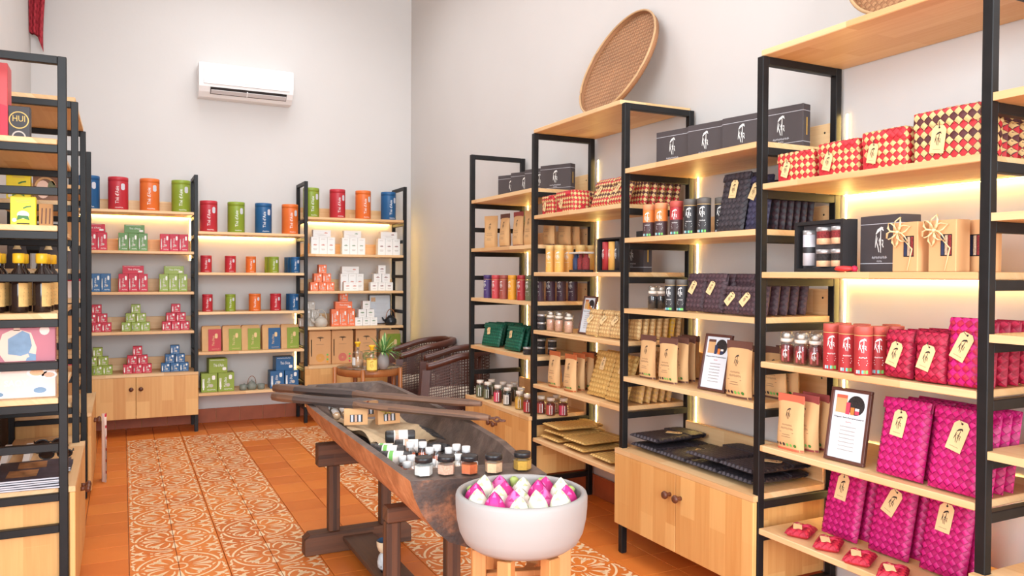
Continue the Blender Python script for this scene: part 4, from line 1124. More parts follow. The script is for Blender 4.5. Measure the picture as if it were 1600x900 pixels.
for px, x, c, l in ((4.712, 2.17, 'tube_purple', 'purple'), (4.583, 2.17, 'tube_pink', 'pinkish red'), (4.464, 2.17, 'tube_rust', 'rust brown'), (4.346, 2.17, 'tube_amber', 'amber yellow'), (4.220, 2.17, 'tube_red', 'brick red'), (4.112, 2.17, 'spice_green', 'olive green')):
    place(tube(.027, .152, c, c, None, False), 'pepper_tube', '%s cardboard pepper tube, second shelf by the chairs' % l, 'tube', (x, px, 1.16), FACE_L+.3, group='coloured pepper tubes by the chairs')
for i, (px, x) in enumerate(((4.032, 2.20), (4.043, 2.28), (4.018, 2.34), (4.002, 2.41))):
    place(tube(.029, .155, 'tube_plum', 'tube_plum', None, False), 'pepper_tube', '%s dark plum pepper tube seen through the ladder frame' % ['first', 'second', 'third', 'fourth'][i], 'tube', (x, px+.014, 1.16), FACE_L+.5, group='plum pepper tubes by the chairs')
eg = woven(.19, .15, .045, .014, ('weave_emerald', 'weave_emerald_b'), True, .2, 'mono', -25, -.12, .7, tags=2, dens=2.0)
eg0 = woven(.19, .15, .045, .014, ('weave_emerald', 'weave_emerald_b'), False, .2, 'mono', dens=1.6)
place(eg, 'woven_pouch', 'front dark green woven pouch with tags, left one', 'pouch', (2.165, 4.650, .84), FACE_L+.2, lean=.25, group='dark green woven pouches', half_t=.022)
place(eg, 'woven_pouch', 'front dark green woven pouch with tags, right one', 'pouch', (2.165, 4.330, .84), FACE_L+.05, lean=.25, group='dark green woven pouches', half_t=.022)
for i in range(3):
    place(eg0, 'woven_pouch', '%s dark green woven pouch behind the left tagged one' % ORD[i+1], 'pouch', (2.225+.055*i, 4.721-.012*i, .84), FACE_L+.2, lean=.22, group='dark green woven pouches', half_t=.022)
    place(eg0, 'woven_pouch', '%s dark green woven pouch behind the right tagged one' % ORD[i+1], 'pouch', (2.225+.055*i, 4.365-.012*i, .84), FACE_L+.05, lean=.22, group='dark green woven pouches', half_t=.022)
jb = small_jar(.026, .044, 'pepper_black')
for px, x, lv, l in ((4.117, 2.16, 0, 'single, in front of the frame post'), (4.115, 2.25, 0, 'lower left of the stack'), (4.115, 2.25, 1, 'upper left of the stack'), (4.050, 2.29, 0, 'lower right of the stack'), (4.050, 2.29, 1, 'upper right of the stack')):
    place(jb, 'pepper_jar', 'small black pepper jar %s beside green pouches' % l, 'jar', (x, px, .84+lv*.0446), FACE_L, group='small black pepper jars beside the green pouches')
spice = [(751, 2.13, 'spice_green', 'spice_green', 'grey-green'), (763, 2.14, 'pepper_black', 'spice_green', 'dark'), (769, 2.22, 'spice_green', 'spice_green', 'grey-green'), (779, 2.14, 'pepper_red', 'label_pink', 'pink-labelled'), (787, 2.24, 'spice_green', 'spice_green', 'grey-green'),
         (794, 2.15, 'pepper_black', 'carton_grey', 'grey-labelled'), (798, 2.23, 'pepper_black', 'spice_green', 'dark'), (804, 2.29, 'spice_green', 'spice_green', 'grey-green'), (813, 2.15, 'spice_mustard', 'spice_mustard', 'mustard yellow'), (815.5, 2.23, 'pepper_white', 'spice_sand', 'sand-coloured'), (826, 2.14, 'pepper_red', 'tube_red', 'red-labelled'),
         (847, 2.20, 'pepper_red', 'lid_red', 'red-labelled'), (862, 2.22, 'pepper_red', 'lid_red', 'red-labelled'), (871, 2.30, 'pepper_white', 'spice_sand', 'sand-coloured'), (882, 2.28, 'pepper_red', 'label_pink', 'pink-labelled')]
spos = [4.737, 4.637, 4.749, 4.482, 4.613, 4.364, 4.489, 4.554, 4.198, 4.332, 4.071, 4.016, 3.937, 4.010, 3.893]
WH = ['at the far end of the cabinet', 'second along the cabinet front', 'behind the two farthest ones', 'third along the cabinet front', 'in the back row far left', 'fourth along the cabinet front', 'in the second row middle', 'in the back row middle', 'fifth along the cabinet front', 'right behind the yellow one', 'touching the frame post', 'first right of the frame post', 'second right of the frame post', 'behind the jars right of the post', 'rightmost on the cabinet top']
for (px, x, c, b, l), y, wh in zip(spice, spos, WH):
    place(spice_bottle(.027, .112 if px < 840 else .105, c, b), 'spice_jar', '%s glass spice jar %s' % (l, wh), 'jar', (x, y, .50), FACE_L+.45, group='glass spice jars on the cabinet by the chairs')

# --- bay with gold pouches
CK = ('weave_tan', 'weave_red', 'weave_brown')
for i, (px, x, w, hh, p) in enumerate(((3.812, 2.17, .115, .10, 'bands'), (3.624, 2.17, .17, .11, 'bands'), (3.701, 2.32, .13, .12, 'check'))):
    place(woven_box(w, hh, .10, .016, CK, p, 20, -.1, .8, i < 2, 1.7), 'woven_box', ['smallest red and tan woven box left of the larger one', 'low red and tan woven box under the wicker tray bay', 'checked woven box tucked behind the low ones'][i]+' on the fifth shelf', 'box', (x, px, 1.655), FACE_L, group='woven boxes of the gold pouch bay')
ckp = woven(.17, .145, .045, .016, CK, True, .25, 'check', 30, -.1, .8, dens=1.8); ckp0 = woven(.17, .145, .042, .016, CK, False, .2, 'check', dens=1.6)
place(ckp, 'woven_pouch', 'checked red and tan woven pouch with tag, left of the frame', 'pouch', (2.18, 3.368, 1.655), FACE_L, lean=.35, group='checked woven pouches', half_t=.02)
place(ckp, 'woven_pouch', 'checked red and tan woven pouch with tag, touching the frame', 'pouch', (2.18, 3.223-.02, 1.655), FACE_L, lean=.35, group='checked woven pouches', half_t=.02)
row_depth(ckp0, 5, 2.265, 3.175, 1.655, .047, .18, 'woven_pouch', '%s checked woven pouch in the row seen through the ladder', 'pouch', 'checked woven pouches', first=1)
for i, (px, x) in enumerate(((3.863, 2.17), (3.762, 2.17), (3.791, 2.245), (3.685, 2.26), (3.712, 2.335))):
    place(tube(.028, .15, 'tube_yellow', 'lid_yellow', None, False), 'pepper_tube', '%s pale orange tube counted from the left, beside black case' % ['first', 'second', 'third', 'fourth', 'fifth'][i], 'tube', (x, px, 1.33), FACE_L+.6, group='pale orange pepper tubes')
def jar_set():
    tr = MB('box_black').cbox(-.075, .075, -.03, .03, 0, .012, .002)
    lid = MB('carton_grey').cbox(-.077, .077, -.032, .032, .095, .105, .003)
    out = [P('black_tray', tr), P('clear_top', lid)]
    for k, c in ((-1, 'navy_print'), (0, 'pepper_red'), (1, 'pepper_red')):
        out.append(P('jar', MB(c).lathe([(0, .0125), (.019, .0125), (.020, .016), (.020, .070), (.012, .078), (.012, .0945), (0, .0945)], 16, 0, Matrix.Translation((k*.047, 0, 0)))))
    return out
place(jar_set(), 'jar_gift_set', 'clear-topped set of three small pepper jars before orange tubes', 'gift set', (2.15, 3.499, 1.33), FACE_L)
def tube_case(n=2):
    o = []
    w, hh, d = .21, .17, .055; b = MB('box_black')
    b.box(-w/2, w/2, d/2-.004, d/2, 0, hh); b.box(-w/2, -w/2+.012, -d/2, d/2-.0045, 0, hh); b.box(w/2-.012, w/2, -d/2, d/2-.0045, 0, hh); b.box(-w/2+.0125, w/2-.0125, -d/2, d/2-.0045, 0, .010); b.box(-w/2+.0125, w/2-.0125, -d/2, d/2-.0045, hh-.008, hh)
    o.append(P('open_case', b))
    for k, c in enumerate(('tube_red', 'tube_yellow', 'tube_dark')):
        M = Matrix.Translation((-.055+.055*k, 0, .0105))
        t = MB(c).lathe([(0, 0), (.024, 0), (.024, .140), (.022, .1405), (0, .1405)], 18, 0, M)
        t.strokes([[(x-.055+.055*k, y) for x, y in p] for p in put(LOGO, 0, .09, .022, .05)], lambda u, v, k=k: (u, -.0245, v), 'print_white')
        o.append(P('tube', t))
    return o
place(tube_case(), 'tube_gift_case', 'open black case holding red and orange tubes', 'gift set', (2.18, 3.246, 1.33), FACE_L)
place(gift_box(.21, .17, .05), 'gift_box', 'upright black gift box behind the open tube case', 'box', (2.33, 3.269, 1.33), FACE_L)
place(jb, 'pepper_jar', 'lower small black jar left of pink salt grinders', 'jar', (2.15, 3.925, 1.0), FACE_L, group='stacked black jars beside pink salt')
place(jb, 'pepper_jar', 'upper small black jar left of pink salt grinders', 'jar', (2.15, 3.925, 1.0446), FACE_L, group='stacked black jars beside pink salt')
for i, px in enumerate((3.838, 3.744, 3.641)):
    place(grinder(.0245, .113, 'salt_pink', None), 'salt_grinder', '%s clear grinder of pink salt, left of the framed price sheet' % ['first', 'second', 'third'][i], 'grinder', (2.16, px, 1.0), FACE_L, group='pink salt grinders')
place(menu_frame(.125, .205, 'white'), 'price_list', 'framed price sheet leaning before tan pouches, farthest of three', 'picture frame', (2.19, 3.526, 1.0), FACE_L, lean=.20, half_t=.007)
tp = woven(.10, .135, .045, .014, ('weave_tan', 'weave_tan_b'), True, .2, 'mono', 28, -.2, .75, tags=2, dens=1.9)
tp0 = woven(.11, .135, .037, .014, ('weave_tan', 'weave_tan_b'), False, .2, 'mono', dens=1.5); tpy = woven(.11, .135, .037, .014, ('weave_gold', 'weave_yellow'), False, .2, 'mono', dens=1.5)
for i, (px, s) in enumerate(((3.403, .3), (3.282, .3), (3.179, .3))):
    place(tp, 'woven_pouch', '%s tan woven pouch with tags beside the framed price sheet' % ['left', 'middle', 'right'][i], 'pouch', (2.16, px, 1.0), FACE_L+.1, lean=s, group='tan woven pouches beside the price sheet', half_t=.02)
for i in range(7):
    place(tp0 if i != 5 else tpy, 'woven_pouch', ('%s tan woven pouch in the row behind the frame' % ORD[i+1]) if i != 5 else 'bright yellow woven pouch near the end of the tan row', 'pouch', (2.228+.040*i, 3.14, 1.0), FACE_L, lean=.12, group='tan woven pouches in the row', half_t=.02)
for i, (px, x, b) in enumerate(((3.787, 2.16, 'band_orange'), (3.605, 2.155, 'band_orange'), (3.635, 2.225, 'band_orange'), (3.639, 2.285, 'band_orange'), (3.662, 2.345, 'band_brown'))):
    place(kraft_pouch(.105, .20, .055, b), 'kraft_pouch', ['leftmost orange-topped kraft pouch', 'second orange-topped kraft pouch at the shelf edge', 'third orange-topped kraft pouch, standing back', 'fourth orange-topped kraft pouch, standing back', 'brown-topped kraft pouch hidden behind orange ones'][i]+' beside gold pouches', 'pouch', (x, px, .69), FACE_L+.08, group='orange-topped kraft pouches')
gp = woven(.185, .235, .04, .017, ('weave_gold', 'weave_gold_b'), True, .14, 'mono', 0, 0, 1.0, dens=2.0); gp0 = woven(.185, .235, .04, .017, ('weave_gold', 'weave_gold_b'), False, .14, 'mono', dens=1.6)
place(gp, 'woven_pouch', 'large gold woven pouch with tag leaning on its shelf', 'pouch', (2.17, 3.368, .69), FACE_L, lean=.33, group='large gold woven pouches', half_t=.02)
place(gp0, 'woven_pouch', 'large gold woven pouch right behind the tagged one', 'pouch', (2.222, 3.36, .69), FACE_L, lean=.33, group='large gold woven pouches', half_t=.02)
place(gp, 'woven_pouch', 'large gold woven pouch leaning against the ladder frame post', 'pouch', (2.155, 3.176, .69), FACE_L, lean=.33, group='large gold woven pouches', half_t=.02)
gq = woven(.16, .19, .038, .016, ('weave_tan_b', 'weave_gold'), False, .14, 'mono', dens=1.5)
row_depth(gq, 5, 2.25, 3.17, .69, .042, .2, 'woven_pouch', '%s tan woven pouch in the low row behind the ladder', 'pouch', 'tan pouches in the low row', first=1, ht=.018)
gl = woven(.20, .28, .026, .017, ('weave_gold', 'weave_gold_b'), False, .14, 'mono', dens=1.6, slab=12)
def lay(proto, name, label, cat, x, y, z, rz, group, t):
    """lay a pouch flat on its back"""
    o = place(proto, name, label, cat, (x, y, z), 0, group=group)
    o.rotation_euler = (-PI/2, 0, rz); o.location = (x, y, z+t/2+.0012)
    return o
for i, (x, y, lv, a) in enumerate(((2.13, 3.80, 0, -PI/2), (2.145, 3.775, 1, -PI/2+.06), (2.14, 3.80, 2, -PI/2-.05), (2.13, 3.54, 0, -PI/2), (2.14, 3.55, 1, -PI/2+.05), (2.13, 3.28, 0, -PI/2-.03))):
    lay(gl, 'woven_pouch', ['bottom gold pouch lying flat in the far pile', 'middle gold pouch lying flat in the far pile', 'top gold pouch lying flat in the far pile', 'lower gold pouch lying flat in the middle pile', 'upper gold pouch lying flat in the middle pile', 'single gold pouch lying flat next to the cabinet'][i], 'pouch', x, y, .38+lv*.034, a, 'gold pouches lying flat', .032)

# --- bay above the dark flat pouches
gifts([2.915, 2.715, 2.515, 2.318], 1.815, 2.30, 2.37, .195, .172, .05, 'top shelf above the dark pouches', .20)
for i, (px, x, c, u, l, nm) in enumerate(((2.926, 2.16, 'tube_brown', 'tube_orange', 'lid_orange', 'left orange and brown'), (2.836, 2.16, 'tube_brown', 'tube_orange', 'lid_orange', 'right orange and brown'), (2.729, 2.16, 'tube_brown', 'tube_red', 'lid_red', 'red and brown'), (2.635, 2.16, 'tube_dark', None, 'lid_grey', 'first black'), (2.555, 2.165, 'tube_dark', None, 'lid_grey', 'second black'), (2.515, 2.225, 'tube_dark', None, 'lid_grey', 'third black'))):
    place(tube(.0285, .148, c, l, u), 'pepper_tube', '%s pepper tube on the shelf of dark upright pouches' % nm, 'tube', (x, px, 1.49), FACE_L+.55, group='pepper tubes of the dark pouch bay')
place([P('card', MB('box_black').cbox(-.03, .03, -.002, .002, 0, .03, .0005))], 'price_card', 'tiny black price card left of the orange tubes', 'card', (2.15, 2.979, 1.49), FACE_L)
dk = woven(.15, .235, .035, .017, ('weave_dark', 'weave_dark_b'), True, .13, 'mono', 4, .02, 1.1, dens=2.0)
dk0 = woven(.15, .235, .035, .017, ('weave_dark', 'weave_dark_b'), False, .13, 'mono', dens=1.6); nv = woven(.115, .21, .035, .017, ('weave_navy', 'weave_navy_b'), True, .13, 'mono', 20, -.2, 1.0, dens=1.9)
place(dk, 'woven_pouch', 'tall charcoal woven pouch with tag right of the black tubes', 'pouch', (2.17, 2.404, 1.49), FACE_L, lean=.20, group='tall charcoal woven pouches', half_t=.018)
place(dk0, 'woven_pouch', 'tall charcoal woven pouch directly behind the tagged one', 'pouch', (2.215, 2.404, 1.49), FACE_L, lean=.2, group='tall charcoal woven pouches', half_t=.018)
place(nv, 'woven_pouch', 'navy woven pouch with tag cut by the ladder frame', 'pouch', (2.18, 2.27, 1.49), FACE_L, lean=.18, group='tall charcoal woven pouches', half_t=.018)
dn = woven(.125, .19, .031, .017, ('weave_dark_b', 'weave_plum_b'), False, .13, 'mono', dens=1.5)
row_depth(dn, 6, 2.228, 2.272, 1.49, .036, .13, 'woven_pouch', '%s dark pouch in the row behind the navy one', 'pouch', 'dark pouches behind the navy one', first=1, ht=.017)
for i, px in enumerate((2.895, 2.868)):
    place(grinder(.0215, .108, 'pepper_black', None), 'pepper_grinder', '%s clear grinder of black pepper beside dark tubes' % ['left', 'right'][i], 'grinder', (2.16+.03*i, px, 1.16), FACE_L, group='black pepper grinders')
for i, (px, x) in enumerate(((2.765, 2.16), (2.711, 2.18), (2.665, 2.285))):
    place(tube(.0245, .138, 'tube_dark', 'lid_grey'), 'pepper_tube', '%s dark tube between clear grinders and plum pouches' % ['first', 'second', 'third'][i], 'tube', (x, px, 1.16), FACE_L+.5, group='dark tubes beside plum pouches')
pl = woven(.115, .16, .045, .015, ('weave_plum', 'weave_plum_b'), True, .2, 'mono', 25, -.1, .85, dens=2.0); pls = woven(.092, .11, .04, .014, ('weave_plum', 'weave_plum_b'), True, .2, 'mono', 40, -.1, .85, dens=2.0)
pl0 = woven(.10, .16, .042, .015, ('weave_plum', 'weave_plum_b'), False, .2, 'mono', dens=1.5)
for i, (px, x, pr) in enumerate(((2.618, 2.175, pl), (2.492, 2.165, pl), (2.354, 2.145, pls), (2.260, 2.135, pls))):
    place(pr, 'woven_pouch', ['plum woven pouch with tag next to the dark tubes', 'larger plum woven pouch with tag at the shelf edge', 'low plum woven pouch with slanting tag', 'low plum woven pouch with tag at the frame post'][i], 'pouch', (x, px, 1.16), FACE_L+.05, lean=.2, group='plum woven pouches with tags', half_t=.02)
for i, (px, x) in enumerate(((2.487, 2.225), (2.487, 2.278), (2.382, 2.225), (2.382, 2.278))):
    place(pl0, 'woven_pouch', '%s untagged plum pouch standing behind the tagged ones' % ['first', 'second', 'third', 'fourth'][i], 'pouch', (x, px, 1.16), FACE_L, lean=.12, group='plum pouches behind the tagged ones', half_t=.02)
row_depth(woven(.10, .135, .042, .015, ('weave_plum', 'weave_plum_b'), False, .2, 'mono', dens=1.5), 5, 2.195, 2.274, 1.16, .05, .14, 'woven_pouch', '%s plum pouch in the row seen through the ladder', 'pouch', 'plum pouches in the row', first=1, ht=.02)
for i, (px, x, w) in enumerate(((2.937, 2.17, .105), (2.768, 2.155, .115), (2.776, 2.222, .115), (2.803, 2.283, .115), (2.852, 2.345, .115))):
    place(kraft_pouch(w, .20, .05, 'band_brown'), 'kraft_pouch', ['leftmost brown-topped kraft pouch', 'second brown-topped kraft pouch at the shelf edge', 'brown-topped kraft pouch standing second row', 'brown-topped kraft pouch standing third row', 'brown-topped kraft pouch standing fourth row'][i]+' left of the price sheet', 'pouch', (x, px, .84), FACE_L+.08, group='brown-topped kraft pouches')
place(tp, 'woven_pouch', 'tan woven pouch half hidden by the ladder and kraft pouches', 'pouch', (2.26, 2.975, .84), FACE_L, lean=.1, half_t=.02)
place(menu_frame(.15, .235, 'black'), 'price_list', 'framed black pepper price sheet between kraft pouches', 'picture frame', (2.165, 2.500, .84), FACE_L+.06, lean=.20, half_t=.007)
place(kraft_pouch(.135, .222, .055, 'band_brown'), 'kraft_pouch', 'large brown-topped kraft pouch right of the price sheet', 'pouch', (2.145, 2.315, .84), FACE_L+.03, group='brown-topped kraft pouches')
for i, (px, x) in enumerate(((2.353, 2.23), (2.255, 2.27), (2.255, 2.335))):
    place(kraft_pouch(.12, .20, .05, 'band_brown'), 'kraft_pouch', ['brown-topped kraft pouch directly behind the large one', 'brown-topped kraft pouch seen through the ladder, front', 'brown-topped kraft pouch seen through the ladder, rear'][i], 'pouch', (x, px, .84), FACE_L, group='brown-topped kraft pouches')
df = woven(.19, .30, .030, .017, ('weave_dark', 'weave_dark_b'), True, .3, 'mono', 55, .1, 1.1, dens=1.9, slab=14); df0 = woven(.19, .30, .030, .017, ('weave_dark', 'weave_dark_b'), False, .3, 'mono', dens=1.8, slab=14)
for i, (y, lv, a, pr) in enumerate(((2.93, 0, 0, df0), (2.935, 1, .05, df), (2.735, 0, 0, df), (2.535, 0, .0, df0), (2.53, 1, .03, df0), (2.335, 0, 0, df0), (2.33, 1, -.04, df))):
    lay(pr, 'woven_pouch', ['lower flat dark pouch at the far end of the cabinet', 'upper flat dark pouch at the far end of the cabinet', 'single flat dark pouch with tag, second pile', 'lower flat dark pouch in the third pile', 'upper flat dark pouch in the third pile', 'lower flat dark pouch nearest the ladder frame', 'upper flat dark pouch with tag nearest the ladder frame'][i], 'pouch', 2.14, y, .50+lv*.042, -PI/2+a, 'dark pouches lying flat', .040)

# --- bay with magenta pouches
for i, (px, w, hh, p, s) in enumerate(((2.037, .155, .102, 'bands', .9), (1.852, .155, .112, 'bands', .95), (1.677, .15, .122, 'bands', 1.0))):
    place(woven_box(w, hh, .13, .017, ('weave_tan', 'weave_red', 'weave_red'), p, 20-4*i, -.2, s), 'woven_box', '%s red and tan woven box with tag on the fifth shelf' % ['left', 'middle', 'right'][i], 'box', (2.20, px, 1.655), FACE_L, group='woven red boxes above the gift boxes')
place(woven_box(.20, .152, .10, .019, ('weave_tan', 'weave_red', 'weave_brown'), 'check', 8, -.08, 1.3), 'woven_box', 'largest checked woven box in red, tan and brown', 'box', (2.19, 1.473, 1.655), FACE_L)
row_depth(woven(.15, .135, .05, .018, CK, False, .2, 'check', dens=1.8), 4, 2.283, 1.46, 1.655, .053, .08, 'woven_pouch', '%s checked pouch in the row behind the largest woven box', 'pouch', 'checked pouches behind the largest box', first=0, ht=.022)
def jar_case():
    w, hh, d = .235, .175, .06; b = MB('box_black'); e = .0005
    b.box(-w/2, w/2, d/2-.004, d/2, 0, hh); b.box(-w/2, -w/2+.012, -d/2, d/2-.004-e, 0, hh); b.box(w/2-.012, w/2, -d/2, d/2-.004-e, 0, hh); b.box(-w/2+.012+e, w/2-.012-e, -d/2, d/2-.004-e, 0, .012); b.box(-w/2+.012+e, w/2-.012-e, -d/2, d/2-.004-e, hh-.012, hh)
    pad = MB('gift_black').box(-w/2+.0125, w/2-.0125, .0, d/2-.0045, .0125, hh-.0125)
    o = [P('open_case', b), P('foam_insert', pad)]
    t = MB('print_grey').lathe([(0, .022), (.022, .022), (.022, .145), (.0, .146)], 20, 0, Matrix.Translation((-.068, -.006, 0)))
    t.lathe([(.0222, .066), (.0224, .068), (.0224, .085), (.0222, .087)], 20, 'tube_dark', Matrix.Translation((-.068, -.006, 0)))
    t.lathe([(.0222, .13), (.0226, .131), (.0226, .145), (0, .1465)], 20, 'silver', Matrix.Translation((-.068, -.006, 0)))
    o.append(P('pepper_tin', t))
    for x in (.008, .078):
        for z, c in ((.018, 'pepper_black'), (.094, 'pepper_red')):
            M = Matrix.Translation((x, -.006, z))
            j = MB('spice_sand').lathe([(0, 0), (.027, 0), (.027, .020)], 20, 0, M); j.lathe([(.0268, .020), (.0268, .044)], 20, c, M); j.lathe([(.0268, .044), (.0285, .046), (.0285, .058), (0, .0585)], 20, 'silver', M)
            o.append(P('jar', j))
    return o
place(jar_case(), 'jar_gift_case', 'open black case with one tin and four pepper jars', 'gift set', (2.16, 1.924, 1.33), FACE_L-.12)
place([P('pompom', MB('ribbon_red').lathe([(0, 0), (.022, .004), (.026, .010), (.02, .018), (0, .02)], 16, 0, None, True, 1.3, .8))], 'red_ribbon_tie', 'red ribbon tie lying before the black jar case', 'ribbon', (2.115, 1.806, 1.33), FACE_L)
place([P('pompom', MB('weave_crimson').lathe([(0, 0), (.008, .002), (.011, .010), (.008, .018), (0, .021)], 14))], 'crimson_bead', 'small crimson ball beside the black jar case', 'ball', (2.13, 1.776, 1.33), 0)
place(gift_box(.165, .182, .085), 'gift_box', 'square black pepper gift box behind the raffia bow', 'box', (2.225, 1.700+.02, 1.33), FACE_L-.12)
def window_box(bow=True):
    w, hh, d = .092, .15, .055; b = MB('kraft_box').cbox(-w/2, w/2, -d/2, d/2, 0, hh, .0015); f = flat(-d/2-.0006)
    wd = MB('pepper_black').strokes(rect(-w*.05, w*.36, hh*.30, hh*.72), f, 'box_black'); f = flat(-d/2-.0012)
    wd.strokes(rect(-w*.02, w*.08, hh*.32, hh*.70), f, 'navy_print'); wd.strokes(rect(w*.11, w*.21, hh*.32, hh*.70), f, 'pepper_white'); wd.strokes(rect(w*.23, w*.34, hh*.32, hh*.70), f, 'pepper_red')
    o = [P('kraft_carton', b), P('window', wd)]
    if bow:
        r = MB('raffia'); cx, cz, y0 = -w*.22, hh*.80, -d/2-.006
        for k in range(6):
            a = k*PI/3+.35; L = .046
            pts = [(cx, y0, cz)]+[(cx+L*math.cos(a)*t+.012*math.sin(t*PI)*s*-math.sin(a), y0-.010*math.sin(t*PI), cz+L*math.sin(a)*t+.012*math.sin(t*PI)*s*math.cos(a)) for s, ts in ((1, (.35, .7, 1.0)), (-1, (.7, .35, .05))) for t in ts]
            r.tube(pts, .0038, 6, 0, False, None, True, .5)
        r.tube([(cx, y0-.003, cz), (w*.3, -d/2-.003, hh*.45), (w*.12, -d/2-.003, hh*.02)], .003, 6, 0, False, None, True, .5)
        r.lathe([(0, -.006), (.006, -.004), (.007, 0), (.006, .004), (0, .006)], 10, 0, Matrix.Translation((cx, y0-.003, cz)))
        o.append(P('raffia_bow', r))
    return o
WB = window_box(); WB0 = window_box(False)
place(WB, 'window_gift_box', 'left kraft window box tied with raffia bow', 'box', (2.15, 1.586, 1.33), FACE_L-.1, group='kraft window boxes')
place(WB0, 'window_gift_box', 'kraft window box half hidden between the two bows', 'box', (2.24, 1.555, 1.33), FACE_L-.1, group='kraft window boxes')
place(WB, 'window_gift_box', 'right kraft window box tied with raffia bow', 'box', (2.15, 1.466, 1.33), FACE_L-.1, group='kraft window boxes')
place(WB0, 'window_gift_box', 'plain kraft box behind the right bow', 'box', (2.225, 1.43, 1.33), FACE_L-.1, group='kraft window boxes')
place(WB0, 'window_gift_box', 'plain kraft box rearmost beside the right frame', 'box', (2.305, 1.47, 1.33), FACE_L-.1, group='kraft window boxes')
for i, (px, x) in enumerate(((2.089, 2.16), (2.018, 2.155), (1.962, 2.165), (2.065, 2.225), (2.01, 2.235), (1.955, 2.24))):
    place(grinder(.0245, .116, 'pepper_red'), 'pepper_grinder', ['left front', 'middle front', 'right front', 'left rear', 'middle rear', 'right rear'][i]+' clear grinder of red pepper beside the red tubes', 'grinder', (x, px, 1.0), FACE_L+.5, group='red pepper grinders')
for i, (px, x) in enumerate(((1.880, 2.15), (1.808, 2.14), (1.738, 2.13), (1.724, 2.185), (1.90, 2.225), (1.83, 2.235), (1.775, 2.31), (1.715, 2.25))):
    place(tube(.0275, .155, 'tube_red', 'lid_red'), 'pepper_tube', ['first front', 'second front', 'third front', 'fourth, set back', 'left rear', 'middle rear', 'right rear', 'lone rightmost'][i]+' red pepper tube left of the crimson pouches', 'tube', (x, px, 1.0), FACE_L+.62, group='red pepper tubes')
cr = woven(.098, .145, .05, .017, ('weave_crimson', 'weave_crimson_dark'), True, .24, 'mono', 16, -.05, 1.15, dens=2.4); cr0 = woven(.098, .145, .045, .017, ('weave_crimson', 'weave_crimson_dark'), False, .24, 'mono', dens=1.8)
crb = woven(.10, .195, .05, .018, ('weave_crimson', 'weave_magenta'), True, .2, 'mono', 24, .0, 1.25, dens=2.4); crb0 = woven(.098, .185, .045, .018, ('weave_crimson', 'weave_crimson_dark'), False, .2, 'mono', dens=1.8)
place(cr, 'woven_pouch', 'crimson woven pouch with tag right of the red tubes', 'pouch', (2.15, 1.621, 1.0), FACE_L-.05, lean=.12, group='crimson woven pouches', half_t=.025)
place(cr, 'woven_pouch', 'crimson woven pouch with tag, middle of three', 'pouch', (2.14, 1.509, 1.0), FACE_L+.02, lean=.12, group='crimson woven pouches', half_t=.025)
place(crb, 'woven_pouch', 'tall crimson woven pouch with tag at the right frame', 'pouch', (2.145, 1.408, 1.0), FACE_L, lean=.10, group='crimson woven pouches', half_t=.025)
for i in range(4):
    place(cr0, 'woven_pouch', '%s crimson pouch behind the tagged left one' % ORD[i+1], 'pouch', (2.205+.053*i, 1.628, 1.0), FACE_L, lean=.1, group='crimson pouches in the left row', half_t=.022)
    place(cr0, 'woven_pouch', '%s crimson pouch behind the tagged middle one' % ORD[i+1], 'pouch', (2.20+.053*i, 1.518, 1.0), FACE_L, lean=.1, group='crimson pouches in the middle row', half_t=.022)
    place(crb0, 'woven_pouch', '%s crimson pouch behind the tall tagged one' % ORD[i+1], 'pouch', (2.205+.053*i, 1.408, 1.0), FACE_L, lean=.08, group='crimson pouches in the right row', half_t=.022)
for i, (px, x, b) in enumerate(((2.055, 2.15, 'band_red'), (2.034, 2.20, 'band_maroon'), (2.038, 2.255, 'band_maroon'))):
    place(kraft_pouch(.12, .20, .05, b), 'kraft_pouch', ['front red-topped kraft pouch', 'second red-topped kraft pouch', 'third red-topped kraft pouch'][i]+' left of the red pepper price sheet', 'pouch', (x, px, .69), FACE_L+.02, group='red-topped kraft pouches')
place(menu_frame(.155, .248, 'red'), 'price_list', 'framed red pepper price sheet beside magenta pouches', 'picture frame', (2.16, 1.834, .69), FACE_L+.05, lean=.17, half_t=.007)
mg = woven(.16, .24, .04, .0175, ('weave_magenta', 'weave_magenta_dark'), True, .14, 'mono', 6, -.08, 1.25, dens=3.0, slab=8); mg0 = woven(.16, .235, .038, .0175, ('weave_magenta', 'weave_magenta_dark'), False, .14, 'mono', dens=2.0, slab=8)
mg2 = woven(.16, .24, .04, .0175, ('weave_magenta', 'weave_magenta_dark'), True, .14, 'mono', 14, .02, 1.35, dens=3.0, slab=8)
place(mg, 'woven_pouch', 'large magenta woven pouch with tag right of the price sheet', 'pouch', (2.15, 1.617, .69), FACE_L, lean=.20, group='large magenta woven pouches', half_t=.02)
place(mg2, 'woven_pouch', 'large magenta woven pouch with tag beside the right frame', 'pouch', (2.145, 1.437, .69), FACE_L, lean=.20, group='large magenta woven pouches', half_t=.02)
for i in range(3):
    place(mg0, 'woven_pouch', '%s magenta pouch behind the one beside the price sheet' % ORD[i+1], 'pouch', (2.20+.047*i, 1.607-.004*i, .69), FACE_L, lean=.18, group='magenta pouches standing behind', half_t=.02)
    place(mg0, 'woven_pouch', '%s magenta pouch behind the one beside the right frame' % ORD[i+1], 'pouch', (2.195+.047*i, 1.435, .69), FACE_L, lean=.18, group='magenta pouches standing behind', half_t=.02)
mt = woven(.152, .255, .04, .0175, ('weave_magenta', 'weave_magenta_dark'), True, .13, 'mono', 4, -.03, 1.35, dens=3.0, slab=8); mt0 = woven(.152, .255, .038, .0175, ('weave_magenta', 'weave_magenta_dark'), False, .13, 'mono', dens=1.8, slab=8)
mt2 = woven(.152, .255, .04, .0175, ('weave_magenta', 'weave_magenta_dark'), True, .13, 'mono', 22, .0, 1.35, dens=3.0, slab=8)
